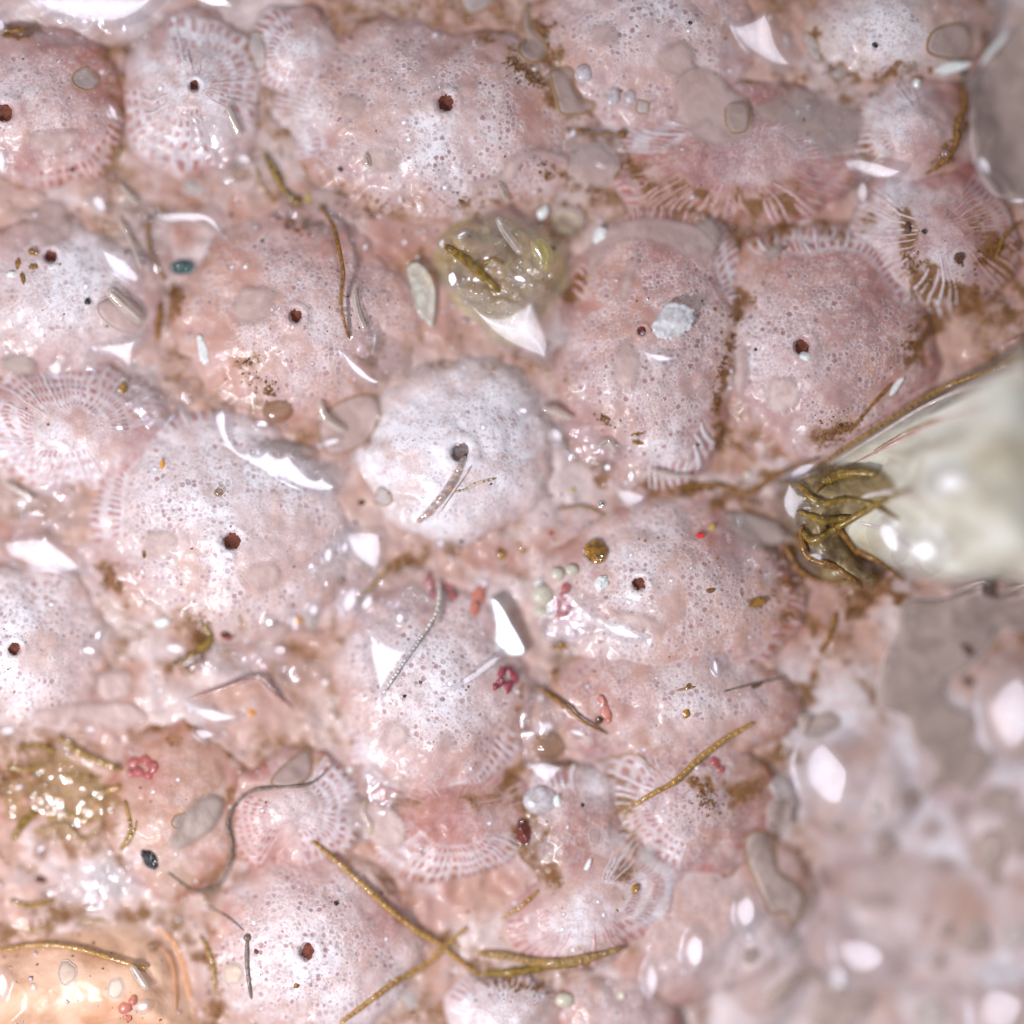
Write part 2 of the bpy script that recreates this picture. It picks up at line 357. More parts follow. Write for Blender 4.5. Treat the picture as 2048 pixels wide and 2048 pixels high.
# mounds: key, x, y, rx, ry, rot, height, pore hole (x, y, r) or None, white (x, y, radius, amount), pores, red, brown, tint (darkened for shade at upper right and lower centre)
ZO = [
 ("red_rimmed",   70,  205, 165, 148, 10, 85, (14, 228, 17),   (40, 200, 90, .45), .75, .75, .5, (.53, .305, .30)),
 ("rosette",     385,  185, 128, 138,  0, 60, (391, 174, 10),  (380, 170, 130, .75), .15, .35, .2, (.52, .33, .32)),
 ("broad_top",   880,  240, 275, 178,  4, 95, (892, 210, 16),  (870, 240, 150, .80), 1.0, .40, .45, (.55, .36, .35)),
 ("purple_dotted",1290, 80, 205, 165,  0, 85, None,            (1300, 30, 120, .55), .95, .30, .4, (.55, .37, .37)),
 ("olive_edged", 1805,  55, 165, 105, -4, 70, None,            (1760, 70, 90, .7), .6, .35, .55, (.56, .42, .38)),
 ("threaded",    592,  645, 212, 185,  0, 90, (593, 633, 13),  (620, 620, 130, .40), .85, .28, .35, (.59, .35, .32)),
 ("blotched",    105,  605, 175, 150,  0, 70, (103, 514, 12),  (150, 570, 130, .75), .6, .45, .35, (.54, .36, .34)),
 ("white_capped",918,  900, 172, 152, -8, 92, (921, 905, 19),  (880, 880, 190, 1.35), .55, .10, .25, (.57, .40, .38)),
 ("glint_edged", 440, 1050, 240, 198,  8, 95, (466, 1082, 17), (470, 1000, 190, .85), .9, .25, .25, (.57, .40, .385)),
 ("cropped_pale", 40, 1295, 165, 150,  0, 80, (33, 1297, 12),  (20, 1280, 150, .75), .9, .25, .35, (.57, .41, .39)),
 ("grain_topped",1312, 690, 172, 262, 10, 100, (1283, 663, 8),  (1260, 780, 190, .25), 1.0, .45, .3, (.51, .315, .30)),
 ("ragged_pored",1645, 690, 205, 215, 14, 100, (1601, 694, 16), (1520, 720, 130, .50), 1.0, .60, .45, (.49, .29, .28)),
 ("small_pored", 1345, 1185, 225, 160,  6, 80, (1278, 1167, 13),(1250, 1160, 160, .55), .95, .40, .3, (.55, .365, .345)),
 ("fan_skirted",  865, 1400, 172, 205,  0, 88, None,            (870, 1350, 130, .70), .9, .28, .2, (.56, .375, .36)),
 ("bottom_speckled",622,1893, 188, 168, 0, 92, (616, 1899, 16), (640, 1920, 160, .60), 1.0, .30, .35, (.55, .38, .36)),
 ("rusty",        900, 1635, 165, 105,  0, 45, None,            (980, 1640, 70, .4), .5, .95, .4, (.42, .20, .17)),
 ("murky",       1150, 1650, 110, 115,  0, 38, None,            (1090, 1590, 60, .6), .75, .45, .75, (.27, .17, .16)),
 ("striped_fan", 1195, 1805, 165, 100, -18, 52, None,           (1150, 1850, 90, .6), .1, .5, .15, (.55, .35, .33)),
 ("freckled",    1345, 1400, 205, 125,  0, 62, None,            (1390, 1390, 120, .4), .8, .45, .4, (.55, .36, .34)),
 ("dotted_red",  1385, 1610, 155, 135,  0, 50, None,            (1340, 1580, 90, .35), .85, .60, .5, (.40, .235, .23)),
 ("smooth_rosy", 1400, 1835, 190, 145, -20, 45, None,           (1420, 1900, 100, .2), .45, .32, .2, (.57, .39, .365)),
 ("netted",       140,  850, 185, 118,  8, 62, None,            (120, 920, 130, .7), .25, .6, .35, (.53, .33, .31)),
 ("mauve_ridged",1480,  310, 240, 125, -4, 48, None,            (1560, 330, 120, .35), .6, .80, .45, (.36, .20, .215)),
 ("brown_banded",1835,  265, 118, 112,  0, 75, None,            (1760, 240, 80, .85), .1, .45, .55, (.53, .34, .32)),
 ("pinstriped",  1875,  465, 150, 138, 18, 60, None,            (1790, 470, 100, .8), .2, .75, .45, (.39, .205, .205)),
 ("glassy_lump",  355, 1610, 125, 150,  8, 48, None,            (350, 1700, 60, .1), .2, .4, .55, (.47, .28, .21)),
 ("latticed",     580, 1625, 130, 105,  0, 50, None,            (620, 1660, 80, .5), .35, .6, .3, (.50, .32, .30)),
 ("small_ribbed", 590,  105,  82,  85,  0, 42, None,            (600, 80, 60, .6), .15, .5, .2, (.54, .35, .34)),
 ("top_milky",    180,  -10, 190,  75,  0, 55, None,            (180, 10, 160, .5), .1, .15, .3, (.58, .44, .43)),
 ("gritty_bottom",1010, 2030, 110,  72,  0, 55, None,           (990, 2030, 90, .8), .2, .35, .3, (.54, .38, .36)),
 ("pitted_bottom",1220, 2035, 120,  75,  0, 50, None,           (1200, 2040, 90, .3), .8, .6, .3, (.52, .34, .33)),
]
ZKEY = [z[0] for z in ZO]
class Mound: pass
MOUNDS = {}
for i, z in enumerate(ZO):
    m = Mound()
    (m.key, m.x, m.y, m.rx, m.ry, m.rot, m.A, m.hole, m.white, m.po, m.re, m.br, m.tint) = z
    m.rx *= 1.15; m.ry *= 1.15
    r = np.random.default_rng(100 + i)
    m.harm = [(k, r.uniform(-1, 1) * 0.055 / (k ** 0.5), r.uniform(0, 6.28)) for k in (2, 3, 4, 5, 7)]
    m.seed = i + 3
    MOUNDS[m.key] = m

def rho_theta(m, x, y):
    a = math.radians(m.rot)
    x, y = np.asarray(x, float), np.asarray(y, float)
    dx = x - m.x + 46 * (fbm(x, y, 95, m.seed + 60, 3) - .5); dy = y - m.y + 46 * (fbm(x, y, 95, m.seed + 70, 3) - .5)
    u = (dx * math.cos(a) + dy * math.sin(a)) / m.rx
    v = (-dx * math.sin(a) + dy * math.cos(a)) / m.ry
    th = np.arctan2(v, u)
    R = 1.0
    for k, amp, ph in m.harm: R = R + amp * np.cos(k * th + ph)
    return np.sqrt(u * u + v * v) / R, th

def point_at(m, rho, th):
    R = 1.0
    for k, amp, ph in m.harm: R = R + amp * np.cos(k * th + ph)
    u = rho * R * np.cos(th) * m.rx; v = rho * R * np.sin(th) * m.ry
    a = math.radians(m.rot)
    tx, ty = m.x + u * math.cos(a) - v * math.sin(a), m.y + u * math.sin(a) + v * math.cos(a)
    x, y = tx, ty
    for _ in range(4):
        x = tx - 46 * (fbm(x, y, 95, m.seed + 60, 3) - .5); y = ty - 46 * (fbm(x, y, 95, m.seed + 70, 3) - .5)
    return x, y
    return m.x + u * math.cos(a) - v * math.sin(a), m.y + u * math.sin(a) + v * math.cos(a)

def PROF(A, rho):
    r = np.minimum(rho, 1.3)
    return 0.64 * A * (0.55 * (0.5 + 0.5 * np.cos(math.pi * np.minimum(r, 1))) + 0.45 * (1 - np.minimum(r, 1) ** 3)) + 5 - 9 * smooth(0.90, 1.08, r)
def mound_h(m, x, y):
    rho, th = rho_theta(m, x, y)
    h = ground_h(m.x, m.y) * 0.5 + 0.5 * ground_h(x, y) + PROF(m.A, rho)
    h = h + 13 * (fbm(x, y, 85, m.seed, 3) - 0.5) + 2.6 * (vnoise(x, y, 19, m.seed + 1) - 0.5)
    if m.hole:
        hx, hy, hr = m.hole
        d = np.hypot(x - hx, y - hy)
        h = h - 13 * smooth(hr * 1.2, hr * 0.65, d) + 4 * np.exp(-((d - hr * 1.7) / (hr * .6)) ** 2)
    return h, rho, th

HG = ground_h(XG, YG)
HC = HG.copy()
for m in MOUNDS.values():
    e = max(m.rx, m.ry) * 1.3 + 30
    i0, i1 = max(0, int((m.x - e - GX0) / GS)), min(NXG, int((m.x + e - GX0) / GS) + 1)
    j0, j1 = max(0, int((m.y - e - GX0) / GS)), min(NXG, int((m.y + e - GX0) / GS) + 1)
    h, rho, _ = mound_h(m, XG[j0:j1, i0:i1], YG[j0:j1, i0:i1])
    HC[j0:j1, i0:i1] = np.where(rho < 1.12, np.maximum(HC[j0:j1, i0:i1], h), HC[j0:j1, i0:i1])

def box_blur(a, k):
    for ax in (0, 1):
        p = np.concatenate([np.repeat(np.take(a, [0], ax), k, ax), a, np.repeat(np.take(a, [-1], ax), k, ax)], ax)
        c = np.cumsum(p, ax); z = np.zeros_like(np.take(c, [0], ax)); c = np.concatenate([z, c], ax)
        n = a.shape[ax]
        a = (np.take(c, np.arange(2 * k + 1, 2 * k + 1 + n), ax) - np.take(c, np.arange(0, n), ax)) / (2 * k + 1)
    return a

def sample(F, x, y):
    fx = np.clip((np.asarray(x, float) - GX0) / GS, 0, NXG - 1.001); fy = np.clip((np.asarray(y, float) - GX0) / GS, 0, NXG - 1.001)
    ix = fx.astype(int); iy = fy.astype(int); tx = fx - ix; ty = fy - iy
    return (F[iy, ix] * (1 - tx) + F[iy, ix + 1] * tx) * (1 - ty) + (F[iy + 1, ix] * (1 - tx) + F[iy + 1, ix + 1] * tx) * ty
H = lambda x, y: sample(HC, x, y)

# brown silt, rusty pigment, white lime stains; SOFT and REDS also paint some shade
BANDS = [([(1515, 580), (1493, 609), (1471, 652), (1460, 690), (1442, 734), (1435, 789), (1431, 843), (1457, 883), (1510, 912)], 7, 200), ([(1808, 507), (1837, 562), (1855, 616), (1838, 660), (1815, 700)], 14, 240),
 ([(1060, 40), (1100, 60), (1100, 110)], 14, 140), ([(1010, 110), (1050, 150), (1085, 170)], 10, 120), ([(1090, 350), (1150, 370), (1210, 360), (1250, 320), (1290, 370)], 14, 260), ([(885, 400), (930, 405), (970, 412)], 7, 70),
 ([(680, 400), (760, 430), (800, 440)], 18, 110), ([(560, 430), (600, 450), (640, 460)], 14, 90), ([(0, 66), (40, 62), (80, 66)], 8, 70), ([(1620, 60), (1640, 130), (1700, 150), (1780, 150), (1850, 130)], 9, 150), ([(380, 1240), (420, 1290), (370, 1330)], 22, 150),
 ([(210, 1140), (235, 1180)], 16, 60), ([(480, 735), (500, 728)], 14, 50), ([(510, 770), (545, 785)], 12, 60), ([(345, 580), (365, 600)], 14, 60), ([(1640, 880), (1690, 850)], 22, 110), ([(1480, 1000), (1560, 1100), (1600, 1200)], 26, 120),
 ([(1340, 980), (1420, 975)], 8, 60), ([(1390, 1560), (1420, 1610)], 14, 70), ([(1680, 1180), (1740, 1200), (1690, 1230)], 20, 110), ([(0, 1560), (60, 1560), (120, 1620)], 34, 130), ([(60, 1830), (140, 1830), (0, 1880)], 22, 120), ([(410, 1900), (430, 1960), (430, 2040)], 12, 90),
 ([(960, 1960), (1020, 1965), (1090, 1975)], 18, 110), ([(1890, 560), (1960, 590), (2030, 640)], 26, 150), ([(1960, 520), (2030, 490)], 14, 60), ([(730, 800), (745, 830), (760, 850)], 9, 40), ([(1560, 440), (1540, 500)], 16, 50), ([(840, 1110), (800, 1130)], 16, 60), ([(1200, 830), (1230, 850)], 12, 20)]
SOFT = [([(1330, 400), (1480, 430), (1600, 400), (1720, 420)], 30, .8), ([(1730, 150), (1720, 260), (1740, 380)], 26, .7), ([(1020, 1560), (1060, 1660), (1100, 1750)], 34, .8), ([(1240, 1560), (1260, 1680), (1240, 1760)], 26, .7), ([(740, 1610), (800, 1600), (900, 1590), (1000, 1600)], 22, .6), ([(1480, 560), (1460, 700), (1430, 800), (1450, 900)], 16, 1.0), ([(1850, 560), (1860, 640), (1820, 720)], 22, 1.0), ([(760, 690), (730, 790), (740, 880)], 24, .6), ([(420, 800), (520, 810), (640, 890)], 24, .6), ([(1620, 1000), (1680, 1060), (1740, 1150), (1800, 1190)], 44, 1.0), ([(1560, 960), (1600, 1080), (1560, 1150)], 34, .9), ([(1290, 380), (1400, 385), (1520, 420), (1640, 440)], 20, .7), ([(1880, 560), (1980, 620)], 40, 1.0), ([(1730, 180), (1640, 200), (1560, 190)], 30, .6), ([(1100, 60), (1110, 140)], 24, .9), ([(880, 60), (1000, 90), (1070, 160)], 24, .6),  # silt stains, a few painting shade under the cream swelling
 ([(320, 1330), (420, 1300), (520, 1330), (600, 1400)], 34, .5), ([(1000, 480), (1110, 420), (1160, 480), (1140, 600)], 26, .8), ([(1000, 440), (900, 450)], 24, .5), ([(1100, 150), (1110, 210), (1130, 260), (1200, 300)], 26, .9), ([(1340, 395), (1420, 400), (1500, 470), (1520, 540)], 30, .9), ([(1530, 420), (1620, 440), (1700, 470)], 20, .6), ([(1800, 430), (1810, 520), (1860, 600)], 24, .8),
 ([(460, 330), (560, 400), (680, 410), (860, 420), (1000, 400)], 26, .6), ([(300, 420), (330, 540), (340, 640)], 22, .6), ([(740, 820), (780, 740), (900, 730), (1050, 740)], 22, .5), ([(1130, 760), (1120, 860), (1180, 940)], 22, .5),
 ([(1180, 940), (1320, 985), (1480, 990), (1580, 1000)], 24, .8), ([(1600, 1060), (1560, 1180), (1640, 1290), (1620, 1420), (1560, 1520), (1480, 1600)], 40, .75), ([(640, 1180), (720, 1150), (820, 1110), (900, 1090)], 30, .5),
 ([(200, 1150), (240, 1230), (380, 1270), (480, 1260)], 30, .55), ([(0, 1480), (120, 1480), (220, 1560), (180, 1650), (60, 1700)], 60, .7), ([(260, 1460), (420, 1500), (520, 1480), (640, 1500)], 26, .5), ([(0, 1800), (120, 1830), (280, 1820), (400, 1880), (430, 2040)], 26, .8),
 ([(460, 1580), (470, 1700), (430, 1780), (330, 1760)], 14, .6), ([(1030, 1380), (1040, 1500), (1030, 1600), (1040, 1700), (1090, 1770)], 18, .7), ([(720, 1720), (840, 1840), (950, 1930), (1100, 1950), (1240, 1900)], 24, .6), ([(1280, 1480), (1380, 1500), (1480, 1480)], 20, .4),
 ([(1600, 1640), (1630, 1760), (1690, 1860), (1700, 1960)], 26, .55), ([(1700, 1330), (1780, 1440), (1860, 1490)], 26, .5), ([(230, 340), (240, 260), (230, 160), (190, 90)], 16, .6), ([(500, 70), (510, 200), (520, 320)], 12, .5), ([(1920, 170), (1920, 280), (1860, 350)], 12, .8),
 ([(1560, 130), (1620, 180), (1620, 260)], 26, .6), ([(1960, 420), (2000, 520), (2048, 560)], 36, .8), ([(300, 760), (380, 800), (430, 790)], 30, .5), ([(560, 880), (620, 900)], 20, .6), ([(20, 440), (180, 350), (260, 360)], 16, .3)]
REDS = [(130, 90, 80, .7), (215, 180, 50, .8), (90, 740, 80, .8), (770, 500, 80, .7), (620, 480, 90, .7), (700, 560, 60, .6), (690, 860, 70, .6), (990, 1100, 80, .7), (1040, 1010, 60, .5), (900, 120, 120, .6), (1050, 220, 60, .6), (1350, 470, 90, .9), (1560, 500, 80, .7),  # some spots paint the shaded upper sides of mounds
 (1760, 560, 90, .8), (1460, 1060, 90, .9), (1560, 1130, 70, .7), (1600, 1250, 80, .7), (900, 1640, 110, .9), (760, 1830, 90, .9), (860, 1780, 50, .8), (620, 1730, 90, .7), (300, 1560, 60, .7), (220, 1150, 70, .7), (180, 1400, 120, .4), (1620, 290, 90, .6), (1420, 330, 120, .7),
 (1850, 300, 50, .7), (1240, 1420, 60, .5), (1330, 1580, 80, .6), (1720, 1590, 60, .7), (1900, 1590, 50, .9), (1690, 1760, 50, .8), (1700, 1850, 50, .7), (330, 1880, 50, .8), (260, 1990, 50, .9), (1900, 440, 80, .6), (1300, 600, 120, .35), (1700, 640, 120, .4), (1150, 1700, 60, .6), (340, 470, 50, .7), (1120, 1060, 60, .6), (1560, 320, 110, .7), (1480, 420, 90, .6), (1330, 260, 80, .5), (700, 1260, 60, .4), (1000, 1500, 60, .6), (820, 480, 60, .6), (260, 820, 60, .7), (210, 760, 60, .7), (480, 800, 70, .5), (1620, 370, 90, .8), (1520, 250, 80, .6), (1150, 1620, 90, .7), (1000, 1720, 70, .7), (1280, 1650, 70, .6), (1330, 420, 70, .7), (1860, 500, 70, .6)]
LIME = [(1330, 890, 60, .9), (1500, 720, 70, .6), (1200, 470, 50, .7), (1790, 230, 60, .9), (1800, 400, 60, 1.0), (1870, 540, 60, .9), (880, 860, 120, 1.0), (860, 800, 90, .9), (800, 960, 60, .9), (470, 1000, 90, .8), (350, 900, 70, .7), (300, 1000, 60, .6), (700, 1090, 70, .7), (740, 1300, 80, .8),
 (850, 1360, 80, .8), (660, 1440, 50, .6), (720, 1500, 40, .7), (1030, 1600, 50, .6), (1190, 1560, 50, .8), (1240, 1700, 40, .8), (1150, 1860, 70, .9), (1000, 2020, 60, .9), (200, 1760, 80, .9), (60, 1400, 90, .8), (80, 620, 110, .7), (200, 540, 70, .7), (380, 130, 90, .6), (620, 100, 50, .8), (610, 230, 60, .9),
 (860, 230, 110, .6), (1290, 30, 90, .5), (1760, 80, 70, .7), (670, 1960, 80, .7), (1120, 1290, 70, .6), (1390, 1400, 80, .4), (440, 250, 50, .7), (310, 300, 60, .5), (640, 980, 50, .7), (1730, 1560, 90, .4), (1860, 1850, 120, .35), (1460, 1900, 90, .4)]
def spots_field(L):
    f = np.zeros_like(XG)
    wx = XG + 50 * (fbm(XG, YG, 70, 77, 3) - .5); wy = YG + 50 * (fbm(XG, YG, 70, 78, 3) - .5)
    for x, y, r, a in L: f = np.maximum(f, a * np.exp(-(np.hypot(wx - x, wy - y) / r) ** 2))
    return f
def lines_field(L, amt=None):
    f = np.zeros_like(XG)
    wx = XG + 60 * (fbm(XG, YG, 40, 79, 4) - .5); wy = YG + 60 * (fbm(XG, YG, 40, 81, 4) - .5)
    for pts, sd, a in L:
        a = a if amt is None else amt
        P = np.asarray(pts, float); dmin = np.full(XG.shape, 1e9)
        for p, q in zip(P[:-1], P[1:]):
            e = q - p; t = np.clip(((wx - p[0]) * e[0] + (wy - p[1]) * e[1]) / (e @ e), 0, 1)
            dmin = np.minimum(dmin, np.hypot(wx - p[0] - e[0] * t, wy - p[1] - e[1] * t))
        f = np.maximum(f, 1.25 * a * np.exp(-(dmin / (sd * 1.25)) ** 2))
    return f
FB = np.maximum(lines_field(BANDS, .85), lines_field(SOFT)) * (0.35 + 0.72 * smooth(.34, .62, fbm(XG, YG, 34, 86, 3)))
FR = spots_field(REDS)
FW = spots_field(LIME)

# ------------------------------------------------------------------ registering things
THINGS = []
def tag(o, label, cat, group=None):
    o["label"] = label; o["category"] = cat
    if group: o["group"] = group
    return o
def auto(o, base, cat, x, y, group):
    """label written at the end from the thing's look and the mounds beside it"""
    THINGS.append((o, base, cat, x, y, group))
    return o

def empty(name, x, y, z=None):
    o = bpy.data.objects.new(name, None)
    COL.objects.link(o)
    o.empty_display_size = 0.001
    o.location = W(x, y, H(x, y) if z is None else z)
    return o

def org_of(o):
    return (1024 + o.location.x / U, 1024 - o.location.y / U, o.location.z / U)

# ------------------------------------------------------------------ the ground sheet
def build_ground():
    s = 6
    g = np.arange(GX0, GX1 + 1, s, dtype=float); n = len(g)
    X, Y = np.meshgrid(g, g)
    Z = ground_h(X, Y) + 9 * (vnoise(X, Y, 21, 5) - 0.5) * (1 - .9 * smooth(1480, 1700, X) * smooth(1250, 1500, Y))
    idx = np.arange(n * n).reshape(n, n)
    q = np.stack([idx[:-1, :-1], idx[1:, :-1], idx[1:, 1:], idx[:-1, 1:]], -1).reshape(-1, 4)
    mask = np.zeros((n, n, 4))
    nb = fbm(X, Y, 150, 40)
    far = smooth(1450, 1700, X) * smooth(1250, 1500, Y)
    br = np.maximum((smooth(0.40, 0.65, nb) * 0.40 + 0.30) * (1 - 0.85 * far), sample(FB, X, Y))
    wh = np.maximum(smooth(0.45, 0.68, fbm(X, Y, 110, 41)) * 0.55 + .42 * far, 0.8 * sample(FW, X, Y))
    re = np.maximum(smooth(0.5, 0.75, fbm(X, Y, 170, 42)) * 0.45, sample(FR, X, Y))
    br = np.where(br > .5, br, br * .80)
    po = smooth(0.45, 0.66, fbm(X, Y, 120, 43)) * 0.40 * (1 - far) * smooth(1.0, .4, br)
    mask[..., 0] = wh; mask[..., 1] = po; mask[..., 2] = re * .8; mask[..., 3] = br
    o = link("ground", make_mesh("ground", to_world(X.ravel(), Y.ravel(), Z.ravel()), q, mask.reshape(-1, 4), np.full(n * n, 2.0)), M['shell'])
    o.color = (0.57, 0.365, 0.335, 1)
    o["kind"] = "structure"
    o["label"] = "wet pinkish tissue and brown silt between the mounds"
build_ground()

# ------------------------------------------------------------------ mounds
LOOK = {
 "red_rimmed": "rounded pink mound with reddish rim, cut by the corner edge",
 "rosette": "round white mound of ribs radiating from a dark hollow",
 "broad_top": "broadest pale porous mound with a round dark red pore",
 "purple_dotted": "mauve-grey mound sprinkled with purple dots beside the largest crescent glint",
 "olive_edged": "pale mound edged by olive slime at the upper rim of the colony",
 "threaded": "smooth pink mound with a brown thread bending over it",
 "blotched": "pale mound blotched with white and ochre spots",
 "white_capped": "chalky white mound with segmented tube leaving its pore",
 "glint_edged": "large pale mound under a jagged chain of white glints",
 "cropped_pale": "pale freckled mound with small red pore, cut off by the frame",
 "grain_topped": "tall pink porous mound carrying a glassy white grain",
 "ragged_pored": "reddish porous mound with ragged red-brown pore beside brown crevice",
 "small_pored": "pink mound with small dull brown pore and pale swoosh below",
 "fan_skirted": "pale porous mound with red-slotted fan at its foot",
 "bottom_speckled": "pale speckled mound with jagged red-brown pore beside golden filament",
 "rusty": "low rust-red mound streaked with fine ribs",
 "murky": "low murky brownish mound beside dark red grain",
 "striped_fan": "white fan striped with mauve slots above olive filaments",
 "freckled": "freckled pink mound below the small brown pore",
 "dotted_red": "reddish mound dotted with dark slots under golden filament",
 "smooth_rosy": "smooth rosy mound fading towards the blurred slope",
 "netted": "pink mound netted with rows of red slots",
 "mauve_ridged": "mauve ridged mound between brown film and two porous mounds",
 "brown_banded": "white ribbed mound bounded by a thick brown band",
 "pinstriped": "red and white pinstriped fan with three dark pits",
 "glassy_lump": "tan glassy lump ringed by a dark curling thread",
 "latticed": "low mound latticed with tan and red dots",
 "small_ribbed": "small ribbed pink mound beside the broadest mound",
 "top_milky": "milky swelling cut off by the upper edge",
 "gritty_bottom": "white ribbed mound cut off by the lower edge",
 "pitted_bottom": "reddish pitted mound at the lower edge under yellow grit",
}
NICK = {
 "red_rimmed": "the red-rimmed corner mound", "rosette": "the ribbed rosette", "broad_top": "the broadest mound", "purple_dotted": "the purple-dotted mound",
 "olive_edged": "the olive-edged mound", "threaded": "the smooth threaded mound", "blotched": "the blotched mound", "white_capped": "the white-capped mound",
 "glint_edged": "the glint-edged mound", "cropped_pale": "the cut-off freckled mound", "grain_topped": "the grain-topped mound", "ragged_pored": "the ragged-pored mound",
 "small_pored": "the brown-pored mound", "fan_skirted": "the fan-footed mound", "bottom_speckled": "the lowest speckled mound", "rusty": "the rust-red mound",
 "murky": "the murky mound", "striped_fan": "the mauve-striped fan", "freckled": "the freckled mound", "dotted_red": "the red-slotted mound", "smooth_rosy": "the smooth rosy mound",
 "netted": "the netted mound", "mauve_ridged": "the mauve ridged mound", "brown_banded": "the brown-banded mound", "pinstriped": "the pinstriped fan",
 "glassy_lump": "the tan glassy lump", "latticed": "the latticed mound", "small_ribbed": "the small ribbed mound", "top_milky": "the milky swelling",
 "gritty_bottom": "the cut-off ribbed mound", "pitted_bottom": "the pitted mound",
}
# ribs: mound -> list of (angle from, angle to, rho inner, rho outer, count, rows of slots, width px, material)
D = math.radians
FANS = {
 "rosette":      [(D(-112), D(28), .16, .95, 17, 4, 7.5, 'rib'), (D(75), D(185), .24, .95, 12, 5, 7.5, 'rib')],
 "ragged_pored": [(D(-140), D(-42), .76, .97, 24, 2, 8, 'rib')],
 "grain_topped": [(D(-75), D(-5), .76, .97, 20, 2, 7, 'rib'), (D(40), D(85), .74, .96, 10, 2, 10, 'rib'), (D(-165), D(-90), .80, .97, 18, 1, 9, 'ribred')],
 "glint_edged":  [(D(160), D(225), .76, 1.02, 17, 2, 9, 'rib'), (D(226), D(262), .80, 1.02, 9, 1, 8, 'rib')],
 "fan_skirted":  [(D(20), D(82), .72, 1.04, 17, 3, 10, 'rib'), (D(84), D(165), .84, 1.02, 16, 1, 8, 'rib')],
 "broad_top":    [(D(150), D(205), .80, 1.03, 17, 2, 8, 'rib'), (D(206), D(228), .86, 1.03, 6, 1, 8, 'ribred')],
 "rusty":        [(D(-160), D(-20), .35, 1.0, 34, 4, 6, 'ribred'), (D(30), D(150), .40, 1.05, 26, 4, 8, 'rib')],
 "striped_fan":  [(D(-70), D(60), .30, 1.02, 26, 3, 9, 'rib'), (D(62), D(200), .45, 1.02, 20, 2, 8, 'ribred')],
 "netted":       [(D(-150), D(-10), .25, .98, 26, 6, 6.5, 'rib'), (D(60), D(200), .35, 1.0, 20, 4, 8, 'rib')],
 "mauve_ridged": [(D(10), D(170), .45, 1.02, 34, 3, 8, 'ribred'), (D(-60), D(5), .45, 1.0, 14, 3, 8, 'rib'), (D(190), D(235), .5, 1.0, 9, 2, 9, 'rib')],
 "brown_banded": [(D(140), D(262), .40, 1.03, 19, 3, 9, 'rib')],
 "pinstriped":   [(D(-80), D(30), .20, 1.02, 22, 5, 7, 'ribred'), (D(60), D(200), .25, 1.02, 24, 4, 9, 'rib')],
 "latticed":     [(D(-60), D(80), .35, 1.0, 17, 4, 7, 'rib'), (D(120), D(215), .35, 1.0, 13, 5, 6, 'ribred')],
 "small_ribbed": [(D(80), D(250), .35, 1.02, 18, 2, 7, 'rib')],
 "dotted_red":   [(D(100), D(235), .42, 1.02, 19, 4, 8, 'rib')],
 "gritty_bottom":[(D(-160), D(-20), .30, 1.02, 18, 2, 9, 'rib')],
 "murky":        [(D(-60), D(80), .72, 1.04, 16, 1, 8, 'rib'), (D(-150), D(-90), .6, 1.0, 7, 1, 9, 'rib')],
 "red_rimmed":   [(D(-5), D(75), .80, 1.0, 15, 2, 8, 'ribred')],
 "smooth_rosy":  [(D(185), D(260), .70, 1.0, 14, 2, 7, 'ribred')],
 "small_pored":  [(D(-30), D(60), .86, 1.02, 15, 1, 7, 'ribred')],
}

